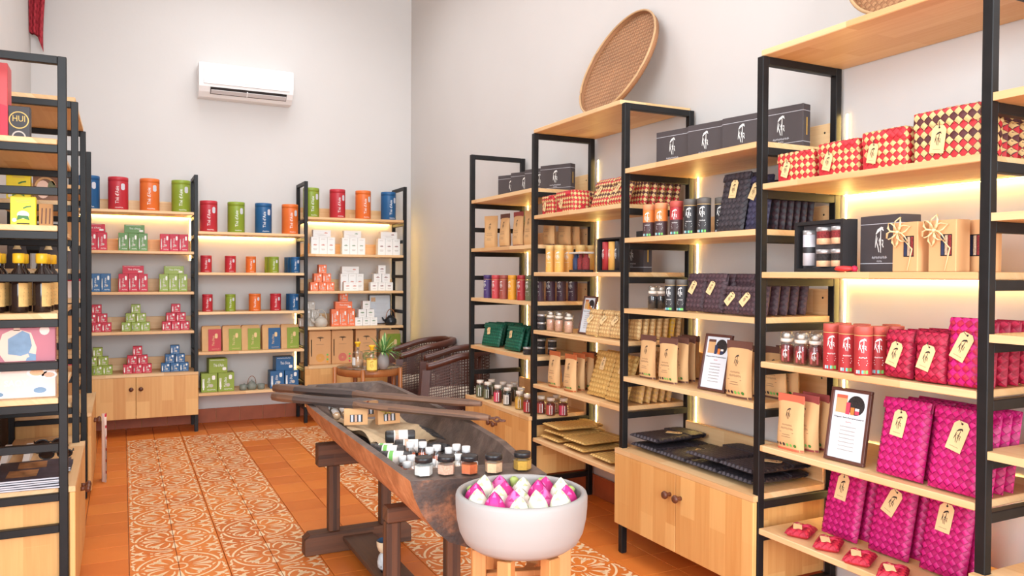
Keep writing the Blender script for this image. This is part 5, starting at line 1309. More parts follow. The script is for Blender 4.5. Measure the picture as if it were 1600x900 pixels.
for i, (y, pr) in enumerate(((1.955, mt), (1.757, mt2), (1.565, mt))):
    place(pr, 'woven_pouch', '%s tall magenta pouch with tag on the bottom shelf' % ['left', 'middle', 'right'][i], 'pouch', (2.285, y, .38), FACE_L, lean=.22, group='tall magenta pouches on the bottom shelf', half_t=.02)
    place(mt0, 'woven_pouch', 'untagged magenta pouch directly behind the %s tagged one' % ['left', 'middle', 'right'][i], 'pouch', (2.335, y-.012, .38), FACE_L, lean=.2, group='tall magenta pouches on the bottom shelf', half_t=.02)
@lru_cache(None)
def packet(w, L, t):
    b = MB('weave_scarlet', 'weave_scarlet_dark'); c = .016
    def fn(x, y, hh):
        u, v = x/w+.5, y/L+.5; e = (max(0, 1-abs(2*u-1)**6)*max(0, 1-abs(2*v-1)**6))**.5
        return (x, y, .4*t+.6*t*e+hh*e)
    weave_skin(b, fn, -w/2, w/2, -L/2, L/2, c, .14, lambda i, j: (i+j) % 2, 3, 2)
    b.grid(lambda u, v: fn((u-.5)*w, (v-.5)*L, -.0008), 12, 12, 1)
    b.grid(lambda u, v: (-(u-.5)*w, (v-.5)*L, .4*t-.4*t*(max(0, 1-abs(2*u-1)**6)*max(0, 1-abs(2*v-1)**6))**.3), 10, 10)
    s = MB('weave_crimson').tube([(-w*.5, L*.05, t*.45), (-w*.3, L*.06, t*1.06), (w*.3, L*.10, t*1.06), (w*.5, L*.12, t*.45)], .003, 6)
    s.tube([(0, L*.08, t*1.08), (.015, L*.2, t*1.2), (.03, L*.14, t*1.25), (.0, L*.08, t*1.1), (-.02, L*.22, t*1.2), (-.03, L*.1, t*1.2), (0, L*.08, t*1.1)], .003, 6)
    tg = tag_mb(.03, .052, False); M = Matrix.Translation((-.01, -L*.08, t*1.12)) @ Matrix.Rotation(.3, 4, 'Z') @ Matrix.Rotation(-PI/2+.1, 4, 'X'); tg.v = [tuple(M @ Vector(p)) for p in tg.v]
    return [P('woven_wrap', b), P('cord', s), P('tag', tg)]
for i, (x, y) in enumerate(((2.195, 2.045), (2.175, 1.905), (2.16, 1.765), (2.145, 1.63), (2.135, 1.50))):
    place(packet(.085, .115, .028), 'wrapped_packet', ['small dark red', 'second', 'third', 'fourth', 'nearest'][i]+' scarlet woven packet lying on the bottom shelf edge', 'packet', (x, y, .38), -PI/2+.45+.1*(i % 2), group='scarlet woven packets')

# --- wicker trays leaning on the wall above
def tray(r):
    d = MB('rattan', 'rattan_b')
    def disc(x, z, hh):
        rr = math.hypot(x, z)
        if rr > r*.99: x, z = x*r*.99/rr, z*r*.99/rr
        return (x, -.005-hh, z)
    weave_skin(d, disc, -r, r, -r, r, .017, .10, lambda i, j: (i+j) % 2, 2, 1)
    d.grid(lambda u, v: ((2*u-1)*math.sqrt(1-(2*v-1)**2/2)*r, -.0045, (2*v-1)*math.sqrt(1-(2*u-1)**2/2)*r), 24, 24, 1)
    d.grid(lambda u, v: (-(2*u-1)*math.sqrt(1-(2*v-1)**2/2)*r, .0, (2*v-1)*math.sqrt(1-(2*u-1)**2/2)*r), 20, 20)
    w = MB('rattan_b').lathe([(r*.985, 0), (r, 0), (r*1.012, .026), (r*.995, .028), (r*.985, 0)], 64, 0, Matrix.Rotation(PI/2, 4, 'X'))
    rm = MB('rattan_rim').tube([(r*1.004*math.cos(2*PI*i/64), -.028, r*1.004*math.sin(2*PI*i/64)) for i in range(64)], .006, 8, 0, True)
    return [P('woven_bottom', d), P('side_wall', w), P('rim', rm)]
TR = tray(.305)
def lean_tray(y, label):
    a = .40; r = .305*1.02
    o = place(TR, 'wicker_tray', label, 'tray', (0, 0, 0), FACE_L, group='round wicker trays')
    o.rotation_euler = (-a, 0, FACE_L)
    zc = ZTOP+ST+.0005+r*math.cos(a)+.032*math.sin(a); o.location = (XR-.006-r*math.sin(a)-.012, y, zc)
lean_tray(3.52, 'whole round wicker tray leaning on the wall atop the rack')
lean_tray(1.70, 'wicker tray cut off by the top picture edge')

# ------------------------------------------------------------------ goods on the left rack
def photo_box(w, h, d, col, decor=None):
    b = MB(col).cbox(-w/2, w/2, -d/2, d/2, 0, h, .0015); f = flat(-d/2-.0005)
    if decor: decor(b, w, h, d, f)
    return [P('carton', b)]
def circle(cx, cy, r, n=16, ry=None): return [[(cx+r*math.cos(2*PI*i/n), cy+(ry or r)*math.sin(2*PI*i/n)) for i in range(n)]]
def d_red(b, w, h, d, f):
    b.strokes([[(-w*.5, h*.02), (w*.5, h*.02), (w*.5, h*.45), (-w*.5, h*.62)]], f, 'carton_red'); b.strokes(circle(w*.2, h*.3, w*.06), flat(-d/2-.001), 'print_grey')
    g = lambda u, v: (w/2+.0005, u, v); b.strokes([[(-d/2, 0), (d/2, 0), (d/2, h*.5), (-d/2, h*.4)]], g, 'carton_red')
place(photo_box(.17, .30, .12, 'box_crimson', d_red), 'tall_gift_carton', 'tall crimson carton on the left rack, cut by the picture edge', 'carton', (-.478, 3.62, 1.815), 0)
def d_coffee(b, w, h, d, f):
    b.strokes(stroke(arc(0, h*.62, w*.42, 0, 360, 24), w*.05), f, 'gold_print'); f2 = flat(-d/2-.001)
    b.strokes(text('HUI', 0, h*.66, h*.16, w*.55), f2, 'gold_print'); b.strokes(stroke(arc(0, h*.16, w*.28, 0, 180, 12), w*.07), f2, 'carton_grey'); b.strokes(rect(-w*.5, w*.5, 0, h*.08), f2, 'spice_sand')
place(photo_box(.075, .142, .05, 'photo_dark', d_coffee), 'coffee_carton', 'dark coffee carton with gold lettering beside the crimson carton', 'carton', (-.358, 3.60, 1.815), 0)
def d_yellow(b, w, h, d, f):
    b.strokes(lines(0, [h*.86, h*.80], [w*.6, w*.5], h*.02), f, 'label_tan'); b.strokes(stroke([(0, h*.58), (w*.15, h*.64), (w*.32, h*.66)], h*.05), f, 'leaf_green')
    b.strokes(circle(0, h*.36, w*.24, 14, h*.14), f, 'print_white'); b.strokes([[(-w*.26, h*.16), (0, h*.24), (w*.26, h*.16), (w*.2, h*.32), (-w*.2, h*.34)]], flat(-d/2-.001), 'leaf_green'); b.strokes(rect(-w*.25, w*.25, h*.03, h*.07), f, 'ink')
    b.strokes(circle(-w*.34, h*.17, w*.09), flat(-d/2-.001), 'print_white')
YB_ = photo_box(.082, .108, .05, 'yellow', d_yellow)
place(YB_, 'tea_carton', 'front bright yellow tea carton on the left rack shelf edge', 'carton', (-.333, 3.47, 1.49), .0)
place(photo_box(.10, .145, .06, 'yellow', d_yellow), 'tea_carton', 'bright yellow carton behind the front one, crossed by a rung', 'carton', (-.447, 4.46, 1.655), .0)
def d_face(b, w, h, d, f):
    b.strokes(circle(-w*.1, h*.5, w*.28, 16, h*.35), f, 'skin_print'); b.strokes(stroke(arc(0, h*.55, w*.4, 20, 170, 10, h*.4), h*.08), flat(-d/2-.001), 'kraft'); b.strokes(circle(w*.25, h*.6, w*.16, 14, h*.25), flat(-d/2-.001), 'spice_green')
place(photo_box(.105, .125, .05, 'photo_brown', d_face), 'photo_carton', 'brown picture carton right of the rear yellow carton', 'carton', (-.335, 4.46, 1.655), 0)
def d_palm(b, w, h, d, f):
    for k in (-.3, 0, .28): b.strokes(stroke([(w*k, h*.1), (w*(k+.05), h*.8)], w*.09), f, 'band_brown')
place(photo_box(.045, .085, .04, 'kraft_dark', d_palm), 'small_carton', 'small brown striped carton right of the front yellow one', 'carton', (-.262, 3.49, 1.49), 0)
def spirit_bottle():
    r, h = .031, .225
    b = MB('bottle_brown').lathe([(0, 0), (r*.95, 0), (r, .004), (r, h*.58), (r*.8, h*.68), (r*.42, h*.76), (r*.40, h*.83)], 24)
    l = MB('label_tan'); f = wrap(r+.0008)
    l.strokes([p for i in range(8) for p in rect(-r*.2+r*.25*i, -r*.2+r*.25*(i+1), h*.10, h*.50)], f, 'label_tan')
    for k in range(5): l.strokes(lines(r*.8, [h*(.16+.06*k)], [r*(1.1-.1*k)], h*.012), wrap(r+.0014), 'ink_soft')
    c = MB('cap_yellow').lathe([(r*.55, h*.83), (r*.68, h*.84), (r*.68, h*.985), (r*.6, h), (0, h)], 18)
    return [P('glass_body', b), P('paper_label', l), P('cap', c)]
SB = spirit_bottle()
for i, (x, y) in enumerate(((-.428, 3.50), (-.352, 3.49), (-.277, 3.49), (-.425, 3.60), (-.350, 3.60), (-.275, 3.60), (-.262, 3.70))):
    place(SB, 'dark_bottle', ['front left', 'front middle', 'front right', 'second-row left', 'second-row middle', 'second-row right', 'third-row right'][i]+' brown bottle with yellow cap on the left rack', 'bottle', (x, y, 1.16), .25, group='brown bottles with yellow caps')
def d_lady(b, w, h, d, f):
    g = flat(-d/2-.001); k = flat(-d/2-.0015)
    cx = 0.0
    b.strokes([[(cx-w*.14, h*.02), (cx+w*.24, h*.02), (cx+w*.26, h*.35), (cx+w*.19, h*.72), (cx+w*.06, h*.80), (cx-w*.06, h*.80), (cx-w*.17, h*.70), (cx-w*.24, h*.30)]], f, 'skin_print')
    b.strokes(rect(cx-w*.03, cx+w*.05, h*.78, h*.99), f, 'skin_print')
    b.strokes([[(cx-w*.10, h*.20), (cx+w*.14, h*.12), (cx+w*.20, h*.40), (cx+w*.17, h*.70), (cx+w*.08, h*.78), (cx-w*.10, h*.58)]], g, 'cloth_blue_print')
    b.strokes([[(cx+w*.12, h*.02), (cx+w*.25, h*.02), (cx+w*.25, h*.18), (cx+w*.16, h*.22)]], g, 'cloth_blue_print')
    b.strokes(stroke([(cx-w*.18, h*.18), (cx+w*.02, h*.08), (cx+w*.16, h*.16)], h*.09), k, 'skin_print')
    b.strokes([[(-w*.5, h*.02), (-w*.22, h*.02), (-w*.30, h*.24), (-w*.5, h*.28)]], g, 'photo_pale'); b.strokes(circle(-w*.44, h*.1, w*.08), k, 'label_pink'); b.strokes(circle(w*.36, h*.78, w*.065, 16, h*.12), g, 'photo_pale')
place(photo_box(.255, .150, .06, 'photo_pink', d_lady), 'picture_gift_box', 'pink picture box showing a blue-draped torso, upper of two', 'box', (-.357, 3.47, .84+.1366), 0)
def d_feast(b, w, h, d, f):
    g = flat(-d/2-.001)
    for cx, cy, r in ((-.36, .30, .10), (-.22, .12, .09), (.30, .20, .12), (.26, .70, .13), (-.30, .80, .13), (.42, .62, .10), (-.06, .88, .10)):
        b.strokes(circle(w*cx, h*cy, w*r, 16, h*r*1.1), f, 'print_white'); b.strokes(circle(w*cx, h*cy, w*r*.7, 14, h*r*.7), g, ('spice_sand', 'cloth_blue_print', 'salt_pink')[int((cx+1)*10) % 3])
    b.strokes(text('SAOY', 0, h*.42, h*.17, w*.30, bold=True), flat(-d/2-.0015), 'print_white')
place(photo_box(.255, .135, .06, 'photo_pale', d_feast), 'picture_gift_box', 'pale food picture box lettered SAOY, lower of two', 'box', (-.357, 3.47, .84), 0)
MGM = MB('pages').box(-.095, .095, -.125, .125, .0008, .0062)
MGM.box(-.0965, .0965, -.1265, .1265, 0, .0008, 'magazine'); MGM.box(-.0965, .0965, -.1265, .1265, .0062, .007, 'magazine')
MGM.strokes(rect(-.05, .07, -.04, .06), lambda u, v: (u, v, .0074), 'magazine_photo')
MGP = [P('magazine', MGM)]
for i in range(5):
    place(MGP, 'magazine', '%s magazine from below in the front pile on the left cabinet' % ['lowest', 'second', 'third', 'fourth', 'topmost'][i], 'magazine', (-.335+.004*(i % 2), 3.49+.003*i, .50+i*.0078), PI/2+.05*(i % 3-1), group='magazines in the front pile')
for i in range(3):
    place(MGP, 'magazine', '%s magazine in the rear pile on the left cabinet' % ['lowest', 'middle', 'topmost'][i], 'magazine', (-.32+.004*(i % 2), 3.72, .50+i*.0078), PI/2+.04*(i % 3-1), group='magazines in the rear pile')
wedge = [P('block', MB('carton_white').prism([(-.10, 0), (.10, 0), (.10, .05), (.06, .05), (-.10, .012)], -.012, .012, 0, Matrix.Rotation(PI/2, 4, 'X')))]
place(wedge, 'display_wedge', 'left pale display wedge behind the magazines', 'display stand', (-.45, 3.97, .50), PI/2, group='pale display wedges')
place(wedge, 'display_wedge', 'right pale display wedge behind the magazines', 'display stand', (-.37, 3.97, .50), PI/2, group='pale display wedges')
def glasses():
    fr = MB('lid_black')
    for s in (-1, 1): fr.tube([(s*.034+.028*math.cos(a), 0, .022+.019*math.sin(a)) for a in [2*PI*k/16 for k in range(16)]], .003, 6, 0, True)
    fr.tube([(-.008, 0, .028), (0, 0, .031), (.008, 0, .028)], .003, 6)
    ln = MB('bottle_brown')
    for s in (-1, 1): ln.add([(s*.034+.027*math.cos(2*PI*k/16), -.0005, .022+.018*math.sin(2*PI*k/16)) for k in range(16)], [tuple(range(16))])
    ar = MB('lid_black')
    for s in (-1, 1): ar.tube([(s*.062, 0, .026), (s*.064, .07, .026), (s*.062, .12, .006)], .0025, 6)
    return [P('rim', fr), P('lenses', ln), P('temples', ar)]
GL = glasses()
for i, (x, y) in enumerate(((-.30, 4.06), (-.262, 3.92), (-.30, 4.18))):
    place(GL, 'sunglasses', ['middle', 'nearest', 'farthest'][i]+' dark sunglasses lying on the left cabinet top', 'sunglasses', (x, y, .50), -.1+.1*i, group='dark sunglasses')
bg = MB('gift_black').grid(lambda u, v: ((u-.5)*.11*(1-.35*v), -.03*math.sin(PI*u)*(1-v)-.002, v*.11), 10, 8).grid(lambda u, v: (-(u-.5)*.11*(1-.35*v), .03*math.sin(PI*u)*(1-v)+.002, v*.11), 10, 8)
BGP = [P('bag_body', bg), P('raffia_tuft', MB('raffia').lathe([(.020, .095), (.012, .112), (.03, .16), (.024, .162), (0, .12)], 12))]
for i, (x, y) in enumerate(((-.46, 4.50), (-.33, 4.52), (-.26, 4.66))):
    place(BGP, 'tied_bag', ['left', 'middle', 'right'][i]+' small black bag tied with raffia behind the yellow caps', 'bag', (x, y, 1.33), 0, group='black bags tied with raffia')
for i, (x, y, z, c, w, h_) in enumerate(((-.27, 4.55, 1.0, 'kraft_box', .10, .15), (-.27, 4.75, 1.0, 'photo_pale', .10, .12), (-.27, 4.60, .69, 'kraft_dark', .10, .14), (-.27, 4.85, .69, 'carton_red', .10, .12), (-.27, 5.45, 1.49, 'kraft_box', .10, .14), (-.27, 5.60, 1.16, 'carton_red', .10, .14), (-.27, 5.40, 1.16, 'photo_pale', .10, .10), (-.27, 5.5, .84, 'kraft', .1, .13))):
    place(photo_box(w, h_, .09, c), 'craft_carton', ['tall kraft', 'pale pink', 'brown kraft', 'red', 'sandy kraft', 'bright red', 'short pale', 'plain kraft'][i]+' carton glimpsed between the left posts, '+['second bay middle shelf', 'second bay middle shelf', 'second bay low shelf', 'second bay low shelf', 'third bay upper shelf', 'third bay second shelf', 'third bay second shelf', 'third bay low shelf'][i], 'carton', (x, y, z), PI/2, group='cartons behind the left posts')
# cloth hanging from the far left cabinet's knob
def hung_cloth():
    b = MB('photo_pale', 'magazine', 'carton_red')
    b.grid(lambda u, v: (.012*math.sin(u*9+v*2)+.016*(1-v)*0+.002, (u-.5)*(.05+.09*v), -.42*v), 14, 24, 0, True, lambda u, v: 1 if v > .55 and u > .25 else (2 if (int(v*18)+int(u*4)) % 3 == 0 else 0))
    b.grid(lambda u, v: (.012*math.sin((1-u)*9+v*2)-.003, (.5-u)*(.05+.09*v), -.42*v), 14, 24, 0)
    return [P('towel', b)]
o = place(hung_cloth(), 'printed_cloth', 'white, red and navy cloth hanging from a left cabinet knob', 'cloth', (-.105, 5.534, .425), 0)

# red scarf hung high in the far left corner
def scarf():
    b = MB('red_cloth', 'red_cloth_dark')
    def fn(u, v):
        z = -v*1.0*(1-.16*(1-u)*(v > .9)); fold = .018*math.sin(u*14+v*3)
        return (-.055+u*.115*(.9+.12*math.sin(v*5)), -.02-fold+.02*math.sin(v*7), z+(.10*(1-u) if v > .86 else 0)*(v-.86)/.14)
    b.grid(fn, 22, 40, 0, True, lambda u, v: 1 if (int(v*46+abs(u-.55)*10) % 3 == 0) else 0)
    b.grid(lambda u, v: tuple(Vector(fn(1-u, v))+Vector((0, .03, 0))), 12, 20, 1)
    pg = MB('knob_wood').tube([(0, .12, -.02), (0, -.02, -.01), (0, -.04, .02)], .008, 8)
    return [P('scarf', b), P('peg', pg)]
o = place(scarf(), 'red_scarf', 'red woven scarf hanging high in the far left corner', 'scarf', (-.592, 7.20, 4.06), 0)

# ------------------------------------------------------------------ trough on trestles
RIM = [(2.20, .763, 1.172, .700, .488), (2.34, .763, 1.195, .700, .484), (2.60, .763, 1.262, .702, .482), (3.00, .762, 1.305, .704, .484), (3.40, .760, 1.318, .706, .494), (3.70, .762, 1.318, .710, .525), (3.92, .790, 1.300, .722, .575), (4.04, .850, 1.24, .745, .64)]
def section(y, xl, xr, zr, zb, t=0.0):
    """U-shaped outline from left rim to right rim; t = inset for the hollow"""
    d = zr-zb; pts = []
    xl, xr, zb = xl+t, xr-t, zb+t*1.1
    d = zr-zb
    for fx, fz in ((0, 1), (.03, .76), (.085, .52), (.17, .29), (.28, .10), (.42, 0)):
        pts.append((xl+(xr-xl)*fx, zb+d*fz))
    pts += [(xr-(p[0]-xl), p[1]) for p in pts[::-1]]
    skew = lambda x: -.10*(x-.763)/.41*max(0, min(1, (2.7-y)/.5))
    return [(x, y+skew(x), z) for x, z in pts]
def make_trough():
    o = link('wooden_trough', None, None, (0, 0, 0)); o.empty_display_size = .2
    O = [section(*r) for r in RIM]; n = len(O[0])
    INN = [section(RIM[1][0], *RIM[1][1:], t=.028)]+[section(*r, t=.028) for r in RIM[2:-1]]+[section(RIM[-1][0]-.035, *RIM[-1][1:], t=.04)]
    def loft(mb, S_, m, flip):
        vs = [p for s in S_ for p in s]; fs = []
        for k in range(len(S_)-1):
            for i in range(n-1):
                q = (k*n+i, k*n+i+1, (k+1)*n+i+1, (k+1)*n+i); fs.append(q if not flip else q[::-1])
        mb.add(vs, fs, m, True)
    hull = MB('trough_wood', 'trough_top')
    loft(hull, O[1:], 0, True); loft(hull, INN, 1, False)
    for side in (0, n-1):      # rim
        for k in range(len(INN)-1):
            a, b, c, d = O[k+1][side], O[k+2][side], INN[k+1][side], INN[k][side]
            hull.add([a, b, c, d], [(0, 1, 2, 3) if side else (3, 2, 1, 0)], 1)
    hull.add(O[-1], [tuple(range(n))], 0); hull.add(INN[-1], [tuple(range(n))[::-1]], 1)
    # rim of the raised far end
    hull.add(O[-1]+INN[-1], [(i, i+1, n+i+1, n+i) for i in range(n-1)]+[(n-1, 0, n, 2*n-1)], 1)
    # inner face of the end block
    hull.add(O[1]+INN[0], [(i, n+i, n+i+1, i+1) for i in range(n-1)], 1)
    hull.add(INN[0], [tuple(range(n))], 1)
    link('hull', hull.mesh('hull'), o)
    blk = MB('trough_end', 'trough_top', 'trough_wood')
    loft(blk, O[:2], 2, True); blk.add(O[0], [tuple(range(n))[::-1]], 0); blk.add([O[0][0], O[1][0], O[1][-1], O[0][-1]], [(3, 2, 1, 0)], 1)
    link('end_block', blk.mesh('end_block'), o, label='solid flat end block of the trough')
    tag_(o, 'long carved dark wooden trough on trestles', 'trough')
make_trough()
def make_stand():
    o = link('trestle_stand', None, None, (0, 0, 0)); o.empty_display_size = .1
    for y in (3.68, 2.70):
        x0, x1 = (.755, 1.27) if y > 3 else (.735, 1.25)
        l0, l1 = (.868, 1.12) if y > 3 else (.842, 1.075)
        prof = [(x0, .003), (x1, .003), (x1, .075), (x1-.025, .098), (x0+.025, .098), (x0, .075)]
        link('foot', MB('trestle_wood_X').prism(prof, -y-.038, -y+.038, 0, Matrix.Rotation(PI/2, 4, 'X')).mesh('foot'), o)
        for lx in (l0, l1): link('leg', MB('trestle_wood_Z').cbox(lx, lx+.052, y-.026, y+.026, .0985, .4095 if y > 3 else .4245, .003).mesh('leg'), o)
        zt = .483 if y < 3 else .519
        link('crosspiece', MB('trestle_wood_X').cbox(.815 if y > 3 else .842, 1.225 if y > 3 else 1.127, y-.032, y+.032, .410 if y > 3 else .425, zt-.004, .004).mesh('crosspiece'), o)
    link('stretcher_plank', MB('trestle_wood_Y').cbox(.93, 1.075, 2.7385, 3.6415, .052, .074, .003).mesh('stretcher_plank'), o)
    tag_(o, 'dark trestle stand with plank stretcher under the trough', 'stand')
make_stand()
def paddle(p0, p1, z, label, chain=False):
    a = Vector((*p0, z)); b = Vector((*p1, z)); L = (b-a).length; ang = math.atan2(b.y-a.y, b.x-a.x)
    o = link('wooden_paddle', None, None, a, (0, 0, ang)); o.empty_display_size = .1
    mb = MB('pole_wood'); k = 24; vs = []; fs = []
    for i in range(k+1):
        s = i/k; wid = .032+.010*math.sin(s*8) if s < .38 else .022+.022*min(1, (s-.38)/.16)
        if s < .03: wid *= .7
        if s > .93: wid *= 1-.75*((s-.93)/.07)**1.5
        hh = .013 if s > .45 else .019
        hh += .002*math.sin(s*23)
        for cx, cz in ((-1, 0), (-.7, -.8), (.7, -.8), (1, 0), (.75, .9), (-.75, .9)): vs.append((s*L, wid*cx, .020+hh*cz))
    for i in range(k):
        for j in range(6): fs.append((i*6+j, i*6+(j+1) % 6, i*6+6+(j+1) % 6, i*6+6+j))
    fs += [tuple(range(6))[::-1], tuple(range(k*6, k*6+6))]
    mb.add(vs, fs)
    dk = mb.mat('pole_dark')
    for i in range(len(mb.mi)):
        if 3*6 <= i < 10*6: mb.mi[i] = dk
    link('shaft', mb.mesh('shaft'), o)
    if chain:
        for i in range(3):
            M = Matrix.Translation((L+.012+.02*i, .004*i, .02-.004*i)) @ Matrix.Rotation(PI/2*(i % 2), 4, 'X')
            link('chain_link', MB('rust_chain').tube([(.015*math.cos(q), .009*math.sin(q), 0) for q in [2*PI*j/12 for j in range(12)]], .004, 6, 0, True, M).mesh('chain_link'), o)
    tag_(o, label, 'paddle', 'weathered wooden paddles across the trough')
paddle((.646, 3.833), (1.345, 2.895), .7075, 'weathered wooden paddle across the trough, nearer with chain end', True)
paddle((.682, 4.02), (1.42, 3.143), .722, 'weathered wooden paddle across the trough, farther one')

# burlap and goods inside the trough
ZF = .535
bl = MB('burlap').grid(lambda u, v: (.895+u*.29, 3.06+v*.68+.02*math.sin(u*7), .590+.018*math.sin(u*5+1)*math.sin(v*6)+.045*(2*u-1)**2+.012*math.sin(u*17+v*11)), 30, 40)
bl.grid(lambda u, v: (.895+(1-u)*.29, 3.06+v*.68+.02*math.sin((1-u)*7), .584+.018*math.sin((1-u)*5+1)*math.sin(v*6)+.045*(2*u-1)**2+.012*math.sin((1-u)*17+v*11)), 20, 20)
bo = link('burlap_cloth', bl.mesh('burlap_cloth')); tag_(bo, 'crumpled beige burlap lining the far half of the trough', 'cloth')
def lay_at(proto, name, label, cat, loc, rot, group=None):
    o = place(proto, name, label, cat, loc, 0, group=group); o.rotation_euler = rot; o.location = loc
    return o
def win_box(ribbon):
    w, h_, d = .105, .075, .04; b = MB('kraft_box').cbox(-w/2, w/2, -d/2, d/2, 0, h_, .0015); f = flat(-d/2-.0006)
    b.strokes(rect(-w*.25, w*.28, h_*.18, h_*.62), f, 'box_black'); f = flat(-d/2-.0011)
    for k in (-.16, .0, .16): b.strokes(rect(w*(k-.05), w*(k+.05), h_*.2, h_*.6), f, 'print_grey' if k else 'salt_pink')
    o = [P('kraft_carton', b)]
    if ribbon:
        r = MB(ribbon); z = h_*.8
        for a in range(6): r.tube([(-w*.1, -d/2-.004, z), (-w*.1+.03*math.cos(a*1.05), -d/2-.010, z+.018*math.sin(a*1.05)), (-w*.1+.012*math.cos(a*1.05+.5), -d/2-.006, z+.009*math.sin(a*1.05+.5))], .0028, 6)
        o.append(P('bow', r))
    return o
for i, ((x, y), rb, l) in enumerate((((0.939, 3.450), None, 'plain kraft window box leaning in the trough, left'), ((1.039, 3.622), 'ribbon_red', 'kraft window box with red ribbon in the trough'), ((1.079, 3.420), 'raffia_green', 'kraft window box with yellow-green raffia in the trough'))):
    place(win_box(rb), 'window_gift_box', l, 'box', (x, y, .632), .15*(i-1)-.1, lean=.12 if i == 0 else .1, half_t=.02, group='kraft window boxes in the trough')
def mini_bottle(content='spice_orange', r=.0185, h_=.098):
    g = MB('glass').lathe([(0, .001), (r*.95, .001), (r, .004), (r, h_*.62), (r*.62, h_*.74), (r*.6, h_*.78)], 16)
    c = MB(content).lathe([(0, .003), (r*.9, .003), (r*.9, h_*.58), (0, h_*.60)], 16)
    l = MB('label_sticker'); l.strokes([p for i in range(6) for p in rect(-r*1.1+r*.37*i, -r*1.1+r*.37*(i+1), h_*.10, h_*.46)], wrap(r+.0007), 'label_sticker'); l.strokes(lines(0, [h_*.16], [r*1.6], h_*.03), wrap(r+.0012), 'navy_print')
    cp = MB('cap_white').lathe([(r*.66, h_*.78), (r*.82, h_*.785), (r*.82, h_*.98), (r*.76, h_), (0, h_)], 16)
    return [P('glass_body', g), P('contents', c), P('paper_label', l), P('cap', cp)]
MBT = [mini_bottle('spice_orange'), mini_bottle('salt_pink'), mini_bottle('spice_sand')]
WB2 = ['leftmost by the rim', 'second by the left rim', 'third by the left rim', 'tall one behind the first jar', 'behind the second jar, upright', 'small one before the black wraps', 'between first and second jar', 'left above the third jar', 'tallest behind the third jar', 'right above the third jar', 'nearest the fourth jar', 'in front of the tall left one', 'just above the third jar lid', 'low beside the first jar']
for i, ((x, y), c, lean, rz) in enumerate((((.900, 2.665), 0, .06, .6), ((.888, 2.575), 0, .08, .5), ((.905, 2.49), 1, .05, .3), ((0.949, 2.723), 0, .08, .2), ((0.988, 2.705), 0, .05, -.1), ((1.001, 2.668), 1, .05, .1), ((1.032, 2.675), 0, .05, 0), ((1.065, 2.638), 0, .05, 0), ((1.084, 2.613), 1, .04, 0), ((1.103, 2.569), 0, .05, -.1), ((1.085, 2.46), 2, .03, 0), ((0.926, 2.641), 1, .1, .3), ((1.082, 2.590), 2, .05, 0), ((0.981, 2.588), 2, .05, 0))):
    zt = (.655, .655, .655, .69, .69, .675, .68, .675, .69, .69, .66, .66, .66, .65)[i]
    place(MBT[c], 'spice_vial', 'white-capped spice vial %s in the trough' % WB2[i], 'bottle', (x, y, zt-.090), rz, lean=lean, group='white-capped spice vials in the trough')
for i, ((x, y), a) in enumerate((((.868, 3.50), .0), ((.912, 3.52), .0), ((.956, 3.55), .0))):
    lay_at(mini_bottle('spice_sand', .018, .13), 'spice_vial', '%s long vial lying under the paddles' % ['left', 'middle', 'right'][i], 'bottle', (x, y, .668), (-1.35, 0, a), 'long vials under the paddles')
def black_roll(open_end):
    r, L = .026, .12; M = Matrix.Rotation(PI/2, 4, 'Y')
    b = MB('black_wrap').lathe([(r*.8, -L/2+.01), (r*.86, -L/2), (r, -L/2+.004), (r, L/2-.004), (r*.9, L/2), (0, L/2)], 22, 0, M)
    b.lathe([(0, -L/2+.012), (r*.8, -L/2+.01)], 22, 'lid_black', M)
    l = MB('label_sticker').lathe([(r+.0006, -L*.22), (r+.0006, L*.25)], 22, 0, M)
    l.lathe([(r+.0010, -L*.18), (r+.0010, -L*.06)], 22, 'label_green' if not open_end else 'salt_pink', M)
    return [P('roll', b), P('paper_label', l)]
RB = [black_roll(False), black_roll(True)]
for i, ((x, y), a, k, z) in enumerate((((.925, 2.96), -.5, 0, .622), ((.905, 2.845), -.5, 0, .640), ((.895, 2.74), -.5, 0, .640), ((1.024, 3.079), -.25, 1, .645), ((1.002, 2.888), -.35, 1, .645))):
    lay_at(RB[k], 'labelled_roll', ['first black roll with white label by the left rim', 'second black roll with white label by the left rim', 'third black roll with white label by the left rim', 'upper black roll with open end in the trough', 'lower black roll with open end in the trough'][i], 'roll', (x, y, z), (0, 0, a), 'black labelled rolls in the trough')
def crumple(seed, s):
    rnd = random.Random(seed); mb = MB('charcoal' if seed % 2 else 'black_wrap')
    ph = [rnd.uniform(0, 6) for _ in range(6)]
    def fn(u, v):
        th, f = 2*PI*u, PI*(v-.5); r = 1+.14*math.sin(3*th+ph[0])*math.cos(f)+.12*math.sin(5*th+4*f+ph[1])*math.cos(f)+.08*math.sin(9*th-6*f+ph[2])*math.cos(f)
        return (s*1.35*r*math.cos(f)*math.cos(th), s*r*math.cos(f)*math.sin(th), s*.55*r*math.sin(f)+s*.5)
    mb.grid(fn, 26, 14, 0, False)
    return [P('wrap', mb)]
for i, (x, y, z, s) in enumerate(((1.02, 2.93, .585, .036), (.995, 2.80, .58, .038), (.93, 2.62, .56, .034), (1.075, 2.84, .585, .036), (1.15, 2.79, .60, .034), (1.03, 2.70, .575, .036), (1.125, 2.66, .585, .032), (1.13, 2.93, .60, .034))):
    place(crumple(i, s), 'black_packet', '%s crumpled black packet among the rolls' % ['first', 'second', 'third', 'fourth', 'fifth', 'sixth', 'seventh', 'eighth'][i], 'packet', (x, y, z), .2*(i % 3-1), group='crumpled black packets in the trough')
